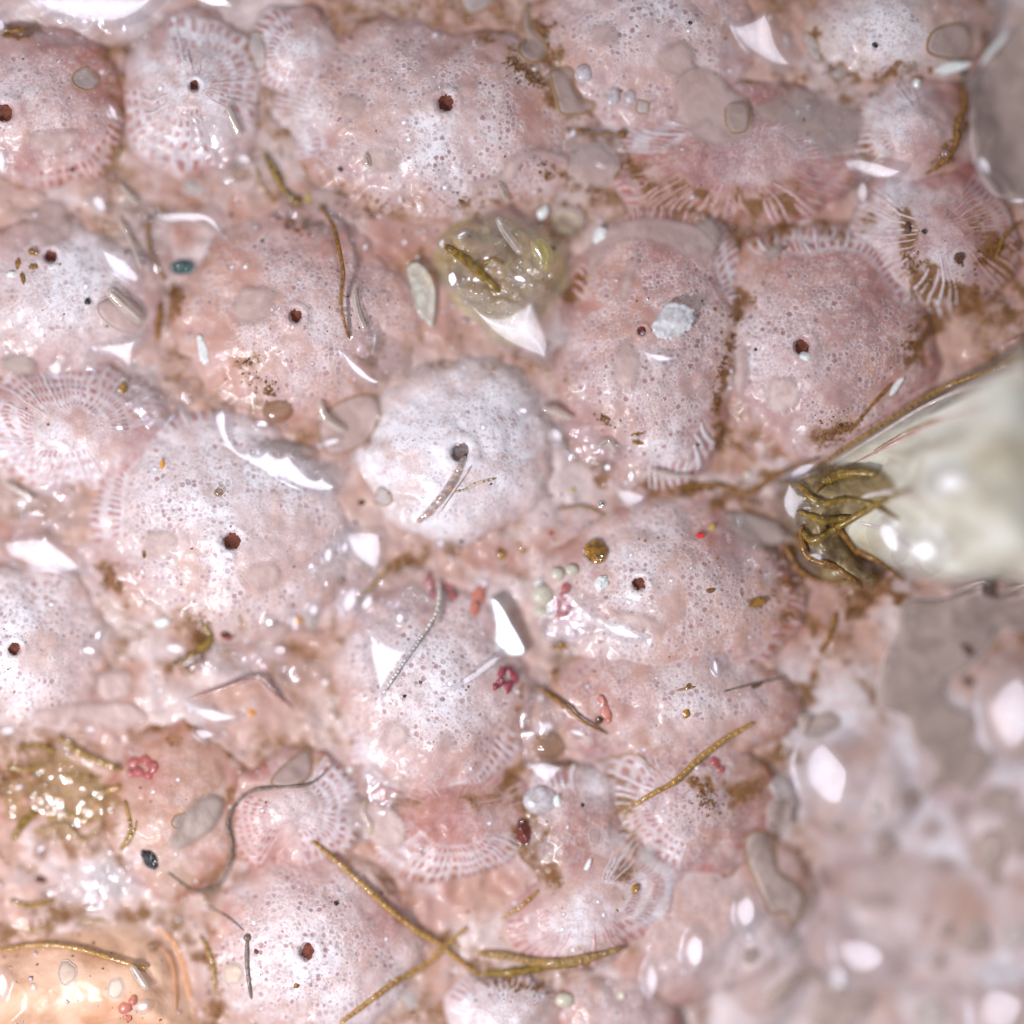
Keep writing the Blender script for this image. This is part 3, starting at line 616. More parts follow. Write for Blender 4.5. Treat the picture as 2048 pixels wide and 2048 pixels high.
def build_mound(m):
    root = empty("colony_mound", m.x, m.y, float(ground_h(m.x, m.y)))
    org = org_of(root)
    ext = max(m.rx, m.ry) * 1.25
    s = 2.7
    xs = np.arange(max(m.x - ext, -70), min(m.x + ext, 2118), s); ys = np.arange(max(m.y - ext, -70), min(m.y + ext, 2118), s)
    X, Y = np.meshgrid(xs, ys)
    h, rho, th = mound_h(m, X, Y)
    keep = rho < 1.10
    ny, nx = X.shape
    idx = np.arange(nx * ny).reshape(ny, nx)
    ok = keep[:-1, :-1] & keep[1:, :-1] & keep[1:, 1:] & keep[:-1, 1:]
    q = np.stack([idx[:-1, :-1], idx[1:, :-1], idx[1:, 1:], idx[:-1, 1:]], -1)[ok]
    used = np.zeros(nx * ny, bool); used[q.ravel()] = True
    new = np.cumsum(used) - 1
    # pigments
    nz = fbm(X, Y, 70, m.seed + 20); nz2 = fbm(X, Y, 26, m.seed + 30, 3)
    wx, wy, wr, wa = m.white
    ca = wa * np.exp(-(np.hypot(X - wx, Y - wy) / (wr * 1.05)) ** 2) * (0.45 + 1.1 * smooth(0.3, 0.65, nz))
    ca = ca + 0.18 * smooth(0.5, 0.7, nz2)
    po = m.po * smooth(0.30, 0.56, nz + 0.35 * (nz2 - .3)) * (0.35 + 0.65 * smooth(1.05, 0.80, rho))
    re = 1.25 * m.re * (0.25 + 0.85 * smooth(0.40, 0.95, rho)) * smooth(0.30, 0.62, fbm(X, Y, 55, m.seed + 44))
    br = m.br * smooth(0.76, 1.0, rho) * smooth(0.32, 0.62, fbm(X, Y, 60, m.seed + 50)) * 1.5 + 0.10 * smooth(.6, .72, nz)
    for (a0, a1, r0, r1, n, rows, w, mt) in FANS.get(m.key, []):
        dth = np.mod(th - a0, 2 * math.pi)
        span = a1 - a0
        inside = smooth(-0.02, 0.05, np.where(dth > math.pi + span / 2, dth - 2 * math.pi, dth)) * smooth(span + 0.02, span - 0.05, dth) * smooth(r0 - .05, r0 + .03, rho) * smooth(r1 + .02, r1 - .04, rho)
        fr = (rho - r0) / (r1 - r0)
        slot = smooth(-0.45, 0.35, np.cos(2 * math.pi * ((fr + 0.10 * (nz - .5)) * rows - 0.5)))
        gap = smooth(-0.35, 0.45, -np.cos(2 * math.pi * dth / span * (n - 1)))
        re = re * (1 - 0.6 * inside) + inside * (1.0 if mt == 'rib' else 1.15) * (slot * (0.12 + .88 * gap)) * (0.65 + .8 * smooth(.35, .6, nz2))
        ca = np.maximum(ca * (1 - 0.4 * inside), inside * (0.75 if mt == 'rib' else 0.30) * (1 - slot * gap) * (0.5 + nz2))
        po = po * (1 - 0.85 * inside)
    fw, fr_, fb = sample(FW, X, Y), sample(FR, X, Y), sample(FB, X, Y)
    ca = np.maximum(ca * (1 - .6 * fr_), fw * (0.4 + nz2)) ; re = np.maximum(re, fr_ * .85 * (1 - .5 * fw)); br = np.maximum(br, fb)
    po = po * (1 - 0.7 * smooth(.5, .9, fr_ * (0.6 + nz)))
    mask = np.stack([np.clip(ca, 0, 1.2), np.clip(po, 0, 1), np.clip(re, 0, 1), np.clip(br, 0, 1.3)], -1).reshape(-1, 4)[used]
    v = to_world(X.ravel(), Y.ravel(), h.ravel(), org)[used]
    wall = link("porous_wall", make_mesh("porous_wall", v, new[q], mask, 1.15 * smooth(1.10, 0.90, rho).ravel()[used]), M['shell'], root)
    wall.color = (*m.tint, 1)
    rr = np.random.default_rng(500 + m.seed)
    if m.hole:
        hx, hy, hr = m.hole
        n = 30
        ang = np.linspace(0, 2 * math.pi, n, endpoint=False)
        el = 2.1 if m.key == "grain_topped" else 1.25
        rad = hr * (0.95 + 0.95 * (np.convolve(np.tile(rr.random(n), 3), np.ones(4) / 4, 'same')[n:2 * n] - .5))
        px = hx + rad * np.cos(ang) / (el ** .5); py = hy + rad * np.sin(ang) * (el ** .5)
        zz = mound_h(m, px, py)[0] + 0.2
        c = mound_h(m, np.array([hx]), np.array([hy]))[0][0]
        vv = [tuple(p) for p in to_world(px, py, zz, org)] + [tuple(p) for p in to_world(hx + (px - hx) * .55, hy + (py - hy) * .55, mound_h(m, hx + (px - hx) * .55, hy + (py - hy) * .55)[0] + 0.6, org)] + [tuple(to_world(hx, hy, c + 0.4, org))]
        ff = [(i, (i + 1) % n, n + (i + 1) % n, n + i)[::-1] for i in range(n)] + [(2 * n, n + i, n + (i + 1) % n)[::-1] for i in range(n)]
        link("pore", make_mesh("pore", vv, ff), M['greypit' if m.key == 'white_capped' else 'pore'], root)
    for (a0, a1, r0, r1, n, rows, w, mt) in FANS.get(m.key, []):
        for k in range(n):
            t = a0 + (a1 - a0) * (k + rr.uniform(-.18, .18)) / max(1, n - 1)
            qx, qy = point_at(m, np.array([.5 * (r0 + r1)] * 2), np.array([t, t + (a1 - a0) / max(1, n - 1)]))
            w = float(np.hypot(qx[1] - qx[0], qy[1] - qy[0])) * .98
            ra = r0 + rr.uniform(0, .10) * (r1 - r0) + (0.30 * (r1 - r0) if (k % 2 and r0 < .5) else 0); rb = r1 - rr.uniform(0, .10) * (r1 - r0)
            bend = rr.uniform(-.02, .02)
            if rr.random() < .45:
                cut = rr.uniform(.35, .75)
                if rr.random() < .5: rb = ra + (rb - ra) * cut
                else: ra = ra + (rb - ra) * (1 - cut)
            if rr.random() < .10: continue
            seg = 7
            rs = np.linspace(ra, rb, seg); ts = t + bend * np.linspace(-1, 1, seg) ** 2
            px, py = point_at(m, rs, ts)
            if px.max() < -10 or px.min() > 2058 or py.max() < -10 or py.min() > 2058: continue
            hz = mound_h(m, px, py)[0]
            hid = H(px, py) - hz
            if hid.min() > 2.0: continue
            dx = np.gradient(px); dy = np.gradient(py); L = np.hypot(dx, dy) + 1e-6
            nxv, nyv = -dy / L, dx / L
            wdt = w * rr.uniform(.20, .34) * np.linspace(.6, 1.15, seg) * (0.6 + 0.4 * np.sin(np.linspace(.3, 2.84, seg)))
            rows_v = []
            for off, up in ((-1, -1.6), (-.55, 1.2), (.55, 1.2), (1, -1.6)):
                rows_v.append(to_world(px + nxv * wdt * off, py + nyv * wdt * off, hz + up * (wdt / 3.4) + .1, org))
            vv = np.stack(rows_v, 1).reshape(-1, 3)
            ff = []
            for a in range(seg - 1):
                for b in range(3):
                    i = a * 4 + b
                    ff.append((i, i + 1, i + 5, i + 4))
            link("rib", make_mesh("rib", vv, np.array(ff)), M[mt], wall)
    tag(root, LOOK[m.key], "mound", "mounds of the colony")
    return root
for key in ZKEY: build_mound(MOUNDS[key])

# ------------------------------------------------------------------ shaped sheets, drops and shards
def catmull(P, n=8, closed=True):
    P = np.asarray(P, float); k = len(P); out = []
    rng_ = range(k if closed else k - 1)
    for i in rng_:
        if closed: p0, p1, p2, p3 = P[(i - 1) % k], P[i], P[(i + 1) % k], P[(i + 2) % k]
        else: p0, p1, p2, p3 = P[max(i - 1, 0)], P[i], P[i + 1], P[min(i + 2, k - 1)]
        for j in range(n):
            t = j / n
            out.append(0.5 * ((2 * p1) + (-p0 + p2) * t + (2 * p0 - 5 * p1 + 4 * p2 - p3) * t * t + (-p0 + 3 * p1 - 3 * p2 + p3) * t ** 3))
    if not closed: out.append(P[-1])
    return np.array(out)

def ell(x, y, a, b, rot=0, n=16, wob=0.0, seed=0):
    t = np.linspace(0, 2 * math.pi, n, endpoint=False); r = np.random.default_rng(seed + int(x * 7 + y))
    k = 1 + wob * (r.random(n) - .5) * 2
    u = a * np.cos(t) * k; v = b * np.sin(t) * k; c, s = math.cos(D(rot)), math.sin(D(rot))
    return np.stack([x + u * c - v * s, y + u * s + v * c], -1)

def sdf(poly, X, Y):
    """signed distance, positive inside"""
    A = poly; B = np.roll(poly, -1, 0)
    x = X.ravel()[:, None]; y = Y.ravel()[:, None]
    ex, ey = (B - A)[:, 0], (B - A)[:, 1]
    wx = x - A[:, 0]; wy = y - A[:, 1]
    t = np.clip((wx * ex + wy * ey) / (ex * ex + ey * ey + 1e-9), 0, 1)
    d = np.sqrt(((wx - ex * t) ** 2 + (wy - ey * t) ** 2).min(1))
    c = ((A[:, 1] <= y) & (B[:, 1] > y)) | ((B[:, 1] <= y) & (A[:, 1] > y))
    xi = A[:, 0] + (y - A[:, 1]) / np.where(np.abs(ey) < 1e-9, 1e-9, ey) * ex
    ins = (np.sum(c & (x < xi), 1) % 2) == 1
    return np.where(ins, d, -d).reshape(X.shape)

def sheet(name, poly, zf, mat, parent=None, step=3.0, pad=5, fade=None):
    """height-field piece: zf(x, y, d) gives the top in px; its edge dips under what it lies on"""
    x0, y0 = poly.min(0) - pad; x1, y1 = poly.max(0) + pad
    step = max(step, math.sqrt((x1 - x0) * (y1 - y0) / 9000))
    X, Y = np.meshgrid(np.arange(x0, x1 + step, step), np.arange(y0, y1 + step, step))
    d = sdf(poly, X, Y)
    Z = zf(X, Y, d)
    keep = d > -pad * 0.8
    ok = keep[:-1, :-1] & keep[1:, :-1] & keep[1:, 1:] & keep[:-1, 1:]
    idx = np.arange(X.size).reshape(X.shape)
    q = np.stack([idx[:-1, :-1], idx[1:, :-1], idx[1:, 1:], idx[:-1, 1:]], -1)[ok]
    used = np.zeros(X.size, bool); used[q.ravel()] = True
    new = np.cumsum(used) - 1
    if parent is None:
        cx, cy = poly.mean(0); org = (cx, cy, float(H(cx, cy)))
    else: org = org_of(parent)
    o = link(name, make_mesh(name, to_world(X.ravel(), Y.ravel(), Z.ravel(), org)[used], new[q], None if fade is None else np.repeat(smooth(-1.5, fade, d).ravel()[used][:, None], 4, 1)), mat, parent)
    if parent is None: o.location = W(*org)
    return o

HS = {k: box_blur(box_blur(HC, k), k) for k in (3, 8)}

def film(poly_pts, mat='grey', rim='rim', th=5.0, rimw=4.0, base="grey-pink blur patch", group="smooth blur films", smoothed=True, n=8):
    poly = catmull(poly_pts, n)
    cx, cy = poly.mean(0)
    root = empty("blur_film", cx, cy)  # thin film standing in for a patch of focus-stacking blur
    def zf(x, y, d):
        b = H(x, y); s_ = sample(HS[8], x, y)
        w = smooth(0, 26, d)
        top = b * (1 - w) + np.maximum(s_, b) * w
        return top + th * smooth(-3, 9, d) - 4.0 * smooth(1, -4, d)
    sheet("film_surface", poly, zf, M[mat], root, 3.0, fade=5.0 if rim else 20.0)
    if rim:
        ring = poly[:: max(1, len(poly) // 90)]
        tube_mesh("film_rim", ring, rimw, M[rim], root, closed=True, lift=th * 0.22, sides=6)
    auto(root, base, "slime film", cx, cy, group)
    return root

CAP = 0.22
def wedge(poly_pts, mat='gel', grow=6.0, base="clear slime drop with white glint", group="wet glinting drops", name="slime_drop", smoothpoly=True, wav=0.05, raise_=2.0, cat="slime drop", tilt=1.0, cap=None):
    """wet drop whose upper face leans so that it mirrors the lamp"""
    poly = catmull(poly_pts, 8) if smoothpoly else catmull(poly_pts, 3)
    c = poly.mean(0)
    v = poly - c; L = np.linalg.norm(v, axis=1, keepdims=True) + 1e-6
    poly2 = c + v * (1 + grow / L)
    pw = W(c[0], c[1], float(H(c[0], c[1])))
    hv = ((KEY * KEY_D - pw).normalized() + (cam.location - pw).normalized()).normalized()     # normal that mirrors the lamp into the lens
    gxp, gyp = -hv.x / hv.z * tilt, hv.y / hv.z * tilt
    proj = lambda x, y: gxp * (x - c[0]) + gyp * (y - c[1])
    px = np.concatenate([poly[:, 0], c[0] + .5 * v[:, 0]]); py = np.concatenate([poly[:, 1], c[1] + .5 * v[:, 1]])
    hh = H(px, py) - proj(px, py)
    z0 = np.percentile(hh, 93) + raise_
    ext = float(np.ptp(poly, axis=0).max())
    amp = wav * .35 * min(ext, 90)
    sd = int(c[0] + 3 * c[1]) % 97
    def zf(x, y, d):
        top = z0 + proj(x, y) + amp * (fbm(x, y, max(14, ext * .45), sd, 2) - .5)
        dm = max(4.0, float(d.max())); dn = np.clip(d / dm, 0, 1)
        top = top + (CAP if cap is None else cap) * dm * .5 * (1 - (1 - dn) ** 2)
        b = H(x, y)
        w = smooth(-1.5, grow * 1.7, d)
        return (b - 4 * smooth(2, -3, d)) * (1 - w) + top * w
    o = sheet(name, poly2, zf, M[mat], None, 2.4 if ext < 90 else 3.0)
    auto(o, base, cat, c[0], c[1], group)
    return o

def tube_mesh(name, path, width, mat, parent, closed=False, lift=None, sides=7, z=None, taper=True, flat=0.75):
    P = np.asarray(path, float); n = len(P)
    x, y = P[:, 0], P[:, 1]
    w = np.asarray(width, float) * np.ones(n) / 2
    if z is None: z = H(x, y) + (w * 0.55 if lift is None else lift)
    if closed: tx = np.roll(x, -1) - np.roll(x, 1); ty = np.roll(y, -1) - np.roll(y, 1); tz = np.roll(z, -1) - np.roll(z, 1)
    else: tx, ty, tz = np.gradient(x), np.gradient(y), np.gradient(z)
    L = np.sqrt(tx ** 2 + ty ** 2 + tz ** 2) + 1e-9
    T = np.stack([tx / L, ty / L, tz / L], -1)
    S = np.stack([-T[:, 1], T[:, 0], np.zeros(n)], -1); S /= np.linalg.norm(S, axis=1, keepdims=True) + 1e-9
    N = np.cross(T, S)
    N *= np.sign(N[:, 2:3] + 1e-9)
    if not closed and taper:
        w = w.copy(); w[0] *= .45; w[-1] *= .45
    ang = np.linspace(0, 2 * math.pi, sides, endpoint=False)
    V = np.stack([x, y, z], -1)[:, None, :] + w[:, None, None] * (S[:, None, :] * np.cos(ang)[None, :, None] + N[:, None, :] * np.sin(ang)[None, :, None] * flat)
    org = org_of(parent) if parent is not None else (x.mean(), y.mean(), float(z.mean()))
    V = to_world(V[..., 0], V[..., 1], V[..., 2], org).reshape(-1, 3)
    f = []
    for i in range(n if closed else n - 1):
        a = i * sides; b = ((i + 1) % n) * sides
        for k in range(sides): f.append((a + k, a + (k + 1) % sides, b + (k + 1) % sides, b + k))
    f = [list(q) for q in f]
    if not closed:
        f.append(list(range(sides))[::-1]); f.append([(n - 1) * sides + k for k in range(sides)])
    o = link(name, make_mesh(name, V, f), mat, parent)
    if parent is None: o.location = W(*org)
    return o

def resample(P, step):
    P = np.asarray(P, float); s = np.concatenate([[0], np.cumsum(np.hypot(*np.diff(P, axis=0).T))])
    n = max(2, int(s[-1] / step) + 1); t = np.linspace(0, s[-1], n)
    return np.stack([np.interp(t, s, P[:, 0]), np.interp(t, s, P[:, 1])], -1)

def filament(pts, w, mat='brown', cells=False, cellmat='gold', base="brown filament", lift=0.0, z=None, wob=0.22, knob=None, group="algal filaments", w_end=None, name="filament", arch=0.0, gap=.18, cat="filament"):
    w = w * .84
    path = resample(catmull(pts, 10, closed=False), 6.0)
    cx, cy = path.mean(0)
    root = empty(name, cx, cy)
    n = len(path)
    hz = H(path[:, 0], path[:, 1])
    k = max(1, min(9, n // 4))
    pad = np.concatenate([np.repeat(hz[0], k), hz, np.repeat(hz[-1], k)])
    hsm = np.convolve(pad, np.ones(2 * k + 1) / (2 * k + 1), 'valid')
    zz = 0.5 * np.maximum(hsm, hz) + .5 * hz + w * .22 + lift + arch * np.sin(np.linspace(0, math.pi, n))
    r = np.random.default_rng(int(cx * 3 + cy))
    ww = w * (1 + wob * (np.convolve(r.standard_normal(n + 4), np.ones(5) / 5, 'valid')))
    ww = ww * np.clip(np.sin(np.linspace(.16, math.pi - .16, n)) ** .30, .5, 1)
    if w_end is not None: ww = ww * np.linspace(1, w_end / w, n)
    if cells:
        sh = tube_mesh("sheath", path, ww, M['sheath'] if cells is True else M[cells], root, z=zz, sides=8)
        s = np.concatenate([[0], np.cumsum(np.hypot(*np.diff(path, axis=0).T))])
        pos = 2.0
        while pos < s[-1] - w * .6:
            cl = w * r.uniform(.75, 1.5)
            t = np.linspace(pos, min(pos + cl * (1 - gap), s[-1]), 4)
            px, py, pz = np.interp(t, s, path[:, 0]), np.interp(t, s, path[:, 1]), np.interp(t, s, zz)
            side = r.uniform(-.12, .12) * w
            cw = np.interp(t, s, ww) * np.array([.62, .86, .86, .62]) * r.uniform(.8, 1.12)
            if r.random() < .9:
                tube_mesh("cell", np.stack([px + side * .5, py + side], -1), cw, M[cellmat], root, z=pz + w * .14, sides=6).parent = sh
            pos += cl
    else:
        sh = tube_mesh("strand", path, ww, M[mat], root, z=zz, sides=9)
        # growth rings along the strand
        s = np.concatenate([[0], np.cumsum(np.hypot(*np.diff(path, axis=0).T))])
        if w >= 11:
            pos = w * .8
            while pos < s[-1] - w * .7:
                t = np.array([pos - w * .12, pos, pos + w * .12])
                tube_mesh("joint", np.stack([np.interp(t, s, path[:, 0]), np.interp(t, s, path[:, 1])], -1), np.interp(t, s, ww) * np.array([.98, 1.12, .98]), M[mat], root, z=np.interp(t, s, zz), sides=9, taper=False).parent = sh
                pos += w * r.uniform(1.0, 2.2)
    if knob is not None:
        i = -1 if knob > 0 else 0
        blob("knob", path[i, 0], path[i, 1], abs(knob), abs(knob), abs(knob), M[mat], root, z=float(zz[i]), facet=False)
    auto(root, base, cat, cx, cy, group)
    return root

_ico = {}
def ico(sub):
    if sub in _ico: return _ico[sub]
    t = (1 + 5 ** .5) / 2
    v = [(-1, t, 0), (1, t, 0), (-1, -t, 0), (1, -t, 0), (0, -1, t), (0, 1, t), (0, -1, -t), (0, 1, -t), (t, 0, -1), (t, 0, 1), (-t, 0, -1), (-t, 0, 1)]
    v = [np.array(p) / np.linalg.norm(p) for p in v]
    f = [(0, 11, 5), (0, 5, 1), (0, 1, 7), (0, 7, 10), (0, 10, 11), (1, 5, 9), (5, 11, 4), (11, 10, 2), (10, 7, 6), (7, 1, 8), (3, 9, 4), (3, 4, 2), (3, 2, 6), (3, 6, 8), (3, 8, 9), (4, 9, 5), (2, 4, 11), (6, 2, 10), (8, 6, 7), (9, 8, 1)]
    for _ in range(sub):
        cache = {}; nf = []
        def mid(a, b):
            k = (min(a, b), max(a, b))
            if k not in cache:
                p = v[a] + v[b]; v.append(p / np.linalg.norm(p)); cache[k] = len(v) - 1
            return cache[k]
        for a, b, c in f:
            ab, bc, ca = mid(a, b), mid(b, c), mid(c, a)
            nf += [(a, ab, ca), (b, bc, ab), (c, ca, bc), (ab, bc, ca)]
        f = nf
    _ico[sub] = (np.array(v), np.array(f))
    return _ico[sub]

def blob(name, x, y, a, b, c, mat, parent=None, rot=0.0, z=None, facet=True, rough=.22, seed=None, sub=None):
    """one lump: half axes a, b (px, in the photo's plane), c upwards"""
    r = np.random.default_rng(int(x * 5 + y * 3) if seed is None else seed)
    V, F = ico((1 if max(a, b) < 12 else 2) if sub is None else sub)
    V = V * (1 + rough * (r.random((len(V), 1)) - .5)) if facet else V.copy()
    if facet:                                   # chop a few planes so it reads as a broken grain
        for _ in range(5):
            nrm = r.standard_normal(3); nrm /= np.linalg.norm(nrm); lim = r.uniform(.62, .88)
            dd = V @ nrm; V = V - np.clip(dd - lim, 0, None)[:, None] * nrm
    cr, sr = math.cos(D(rot)), math.sin(D(rot))
    u = V[:, 0] * a; v = V[:, 1] * b
    X = x + u * cr - v * sr; Y = y + u * sr + v * cr
    zc = (float(H(x, y)) + c * .22) if z is None else z
    Z = zc + V[:, 2] * c
    org = org_of(parent) if parent is not None else (x, y, zc)
    me = make_mesh(name, to_world(X, Y, Z, org), F[:, ::-1].copy())
    if facet and name != 'lobe': me.polygons.foreach_set("use_smooth", np.zeros(len(F), bool))
    o = link(name, me, mat, parent)
    if parent is None: o.location = W(*org)
    return o

def grain(x, y, a, b, mat, base, rot=0.0, name="grain", h=None, group="loose grains", facet=True, rough=.3, cat="grain", sub=None):
    o = blob(name, x, y, a, b, (a + b) * .42 if h is None else h, M[mat], None, rot, None, facet, rough, sub=sub)
    auto(o, base, cat, x, y, group)
    return o

def rod(pts, w, base="clear glassy rod", mat='rod', core='palef', name="glassy_rod", lift=5.0, group="clear glassy rods", cat="rod"):
    path = resample(catmull(pts, 8, closed=False), 5.0)
    cx, cy = path.mean(0); n = len(path)
    root = empty(name, cx, cy)
    hz = H(path[:, 0], path[:, 1]); zz = np.linspace(hz[0], hz[-1], n); zz = zz + max(0, float((hz - zz).max())) * .6 + lift + w * .3
    ww = w * np.clip(np.sin(np.linspace(.35, math.pi - .35, n)) ** .35, .4, 1)
    sh = tube_mesh("sheath", path, ww, M[mat], root, z=zz, sides=12)
    tube_mesh("core", path[1:-1] if n > 4 else path, w * .34, M[core], root, z=(zz - w * .10)[1:-1] if n > 4 else zz, sides=7).parent = sh
    auto(root, base, cat, cx, cy, group)
    return root

# ------------------------------------------------------------------ large soft bodies at the rim of the colony
def add_relief(f, x0, y0, x1, y1):
    """let what is laid down later rest on a body built here"""
    ix0, ix1 = max(0, int((x0 - GX0) / GS)), min(NXG, int((x1 - GX0) / GS) + 2)
    iy0, iy1 = max(0, int((y0 - GX0) / GS)), min(NXG, int((y1 - GX0) / GS) + 2)
    X, Y = XG[iy0:iy1, ix0:ix1], YG[iy0:iy1, ix0:ix1]
    z, inside = f(X, Y)
    HC[iy0:iy1, ix0:ix1] = np.where(inside, np.maximum(HC[iy0:iy1, ix0:ix1], z), HC[iy0:iy1, ix0:ix1])

def body(name, pts, top, mat, label, cat, part="skin", step=5.0, edge=60.0):
    poly = catmull(pts, 8); cx, cy = poly.mean(0)
    def zf(x, y, d):
        b = H(x, y)
        w = smooth(-4, edge, d)
        return (b - 6 * smooth(3, -4, d)) * (1 - w) + np.maximum(top(x, y, d), b + 2) * w
    root = empty(name, cx, cy)
    sheet(part, poly, zf, M[mat], root, step, 8, fade=edge * .8)
    x0, y0 = poly.min(0); x1, y1 = poly.max(0)
    add_relief(lambda X, Y: (lambda d: (zf(X, Y, d), d > 0))(sdf(poly, X, Y)), x0, y0, x1, y1)
    tag(root, label, cat)
    return root

def cream_top(x, y, d):
    u = (x - 1631) * 0.86 + (934 - y) * 0.5          # along the fold
    v = (x - 1631) * 0.5 - (934 - y) * 0.86          # across it
    return 26 + 120 * smooth(-20, 260, d) + 170 * smooth(1720, 2060, x) + 26 * (fbm(x, y, 120, 61) - .5) + 7 * np.sin(v / 13.0 + 2.5 * fbm(u, v, 160, 62)) * smooth(170, 30, v) + 5 * (fbm(u * .25, v, 12, 63, 2) - .5)
cream = body("cream_swelling", [(1600, 975), (1640, 925), (1720, 868), (1810, 812), (1900, 762), (1980, 715), (2060, 680), (2120, 900), (2110, 1180), (2000, 1172), (1900, 1180), (1800, 1158), (1715, 1120), (1640, 1060)], cream_top, 'cream',
             "large smooth cream swelling with faint olive streaks beside the olive clump", "swelling", edge=46)
def folds(root, lines):
    for pts, w_, mt in lines:
        p_ = resample(catmull(pts, 10, False), 7.0); n_ = len(p_)
        tube_mesh("fold", p_, w_ * np.clip(np.sin(np.linspace(.12, math.pi - .12, n_)) ** .5, .15, 1), M[mt], root, lift=-w_ * .20, sides=8)
def clump_top(x, y, d): return 16 + 44 * smooth(0, 70, d) + 46 * (fbm(x, y, 48, 93, 4) - .5)
body("olive_clump", [(1560, 985), (1590, 945), (1640, 925), (1700, 920), (1770, 940), (1790, 985), (1740, 1020), (1700, 1060), (1720, 1110), (1770, 1160), (1720, 1185), (1640, 1165), (1585, 1110), (1575, 1050)], clump_top, 'olivemass',
     "dark olive-brown tangled clump at the tip of the cream swelling", "clump", edge=26, step=3.5)
folds(cream, [([(1648, 908), (1730, 852), (1830, 790), (1940, 728), (2056, 668)], 15, 'pinkf'), ([(1660, 930), (1760, 868), (1860, 808), (1990, 752), (2056, 728)], 12, 'palef'), ([(1690, 935), (1780, 890), (1880, 840), (1960, 810)], 10, 'pinkf'),
              ([(1740, 905), (1840, 850), (1900, 835)], 8, 'tanf'), ([(1850, 830), (1890, 810), (1915, 795)], 9, 'greyf'), ([(1700, 1000), (1780, 985), (1860, 1010)], 12, 'palef'), ([(1700, 1040), (1770, 1060), (1840, 1110)], 12, 'palef')])
def peach_top(x, y, d): return 62 * smooth(0, 120, d) + 26 * (fbm(x, y, 110, 71) - .5) - 12 * np.exp(-((np.hypot(x - 330, y - 1930) - 40) / 14) ** 2)
peach = body("peach_mound", [(-40, 1900), (40, 1870), (120, 1850), (210, 1838), (290, 1848), (345, 1880), (375, 1940), (395, 2010), (400, 2090), (200, 2110), (-40, 2110)], peach_top, 'peach',
             "smooth peach-orange mound crossed by a beaded golden filament", "mound", edge=45)
folds(peach, [([(283, 1850), (335, 1872), (365, 1925), (378, 1985), (392, 2050)], 16, 'orangef'), ([(300, 1880), (338, 1915), (350, 1970), (352, 2030)], 12, 'orangef'), ([(0, 1880), (80, 1858), (170, 1842), (250, 1842)], 14, 'tanf')])
SL = [("slope_swelling", [(1560, 1560), (1640, 1480), (1760, 1440), (1840, 1540), (1850, 1650), (1760, 1700), (1640, 1690), (1570, 1640)], 46, "soft pink swelling under the large white blurred glint"),
      ("slope_swelling", [(1660, 1730), (1800, 1690), (1940, 1720), (2000, 1820), (1930, 1930), (1780, 1950), (1680, 1880)], 52, "broad blurred rosy swelling dotted with grey ring films"),
      ("slope_swelling", [(1900, 1600), (2010, 1590), (2120, 1640), (2120, 1800), (2010, 1800), (1920, 1700)], 44, "blurred pinkish swelling at the frame edge below the grey film sheet"),
      ("slope_swelling", [(1440, 1860), (1520, 1800), (1600, 1850), (1650, 1960), (1560, 2090), (1400, 2110), (1380, 1960)], 40, "pale blurred swelling below the smooth rosy mound"),
      ("slope_swelling", [(1740, 1970), (1880, 1950), (2010, 1960), (2120, 1930), (2120, 2110), (1720, 2110)], 42, "blurred whitish swelling in the lowest corner"),
      ("slope_swelling", [(1930, 1390), (1990, 1340), (2110, 1310), (2120, 1530), (2030, 1550), (1960, 1500)], 60, "blurred white swelling cut off by the frame beside the grey sheet")]
for k, (nm, pts, hh, lb) in enumerate(SL):
    body(nm, pts, (lambda hh, k: (lambda x, y, d: float(ground_h(np.mean([p[0] for p in SL[k][1]]), np.mean([p[1] for p in SL[k][1]]))) + .26 * hh * smooth(0, 110, d) + 6 * (fbm(x, y, 90, 80 + k) - .5)))(hh, k), 'rosy', lb, "swelling", edge=75)
# olive-clear polyp lying in the gap beside the grain-topped mound
def sac_top(x, y, d): return 14 + 36 * smooth(0, 55, d) + 70 * (fbm(x, y, 42, 91, 3) - .5)
body("olive_sac", [(868, 520), (880, 470), (920, 440), (980, 432), (1050, 445), (1105, 480), (1140, 545), (1120, 590), (1085, 640), (1060, 690), (1000, 690), (945, 640), (900, 600)], sac_top, 'gely',
     "glassy olive-yellow sac of slime holding the largest white glint", "sac", edge=26, step=3.0)
for k in (3, 8): HS[k] = box_blur(box_blur(HC, k), k)

# ------------------------------------------------------------------ smooth films standing in for focus-stacking blur
g1 = "smooth blur films"
film([(2070, 30), (2005, 105), (1955, 165), (1942, 230), (1950, 310), (1975, 370), (2005, 392), (2075, 385), (2110, 200)], 'corner', 'rim', 6, 5, "blank beige-grey blur sheet at the frame edge")
film([(1801, 1223), (1819, 1198), (1891, 1194), (1964, 1162), (2000, 1187), (2075, 1165), (2080, 1262), (2010, 1255), (1985, 1290), (1940, 1340), (1900, 1365), (1905, 1410), (1945, 1425), (1962, 1445), (1945, 1490), (1985, 1500), (1997, 1525), (1965, 1565), (1942, 1592), (1912, 1575), (1880, 1580), (1850, 1600), (1866, 1565), (1876, 1535), (1855, 1505), (1830, 1475), (1818, 1438), (1790, 1425), (1765, 1417), (1757, 1388), (1764, 1348), (1772, 1310), (1795, 1270)], 'tanfilm', 'rim', 7, 5, "largest ragged grey blur sheet")
film([(1493, 1674), (1518, 1661), (1545, 1678), (1551, 1714), (1562, 1747), (1594, 1768), (1612, 1804), (1602, 1838), (1586, 1855), (1575, 1826), (1545, 1830), (1530, 1805), (1510, 1760), (1493, 1715)], 'corner', 'rimbrown', 7, 4, "long boot-shaped grey blur patch")
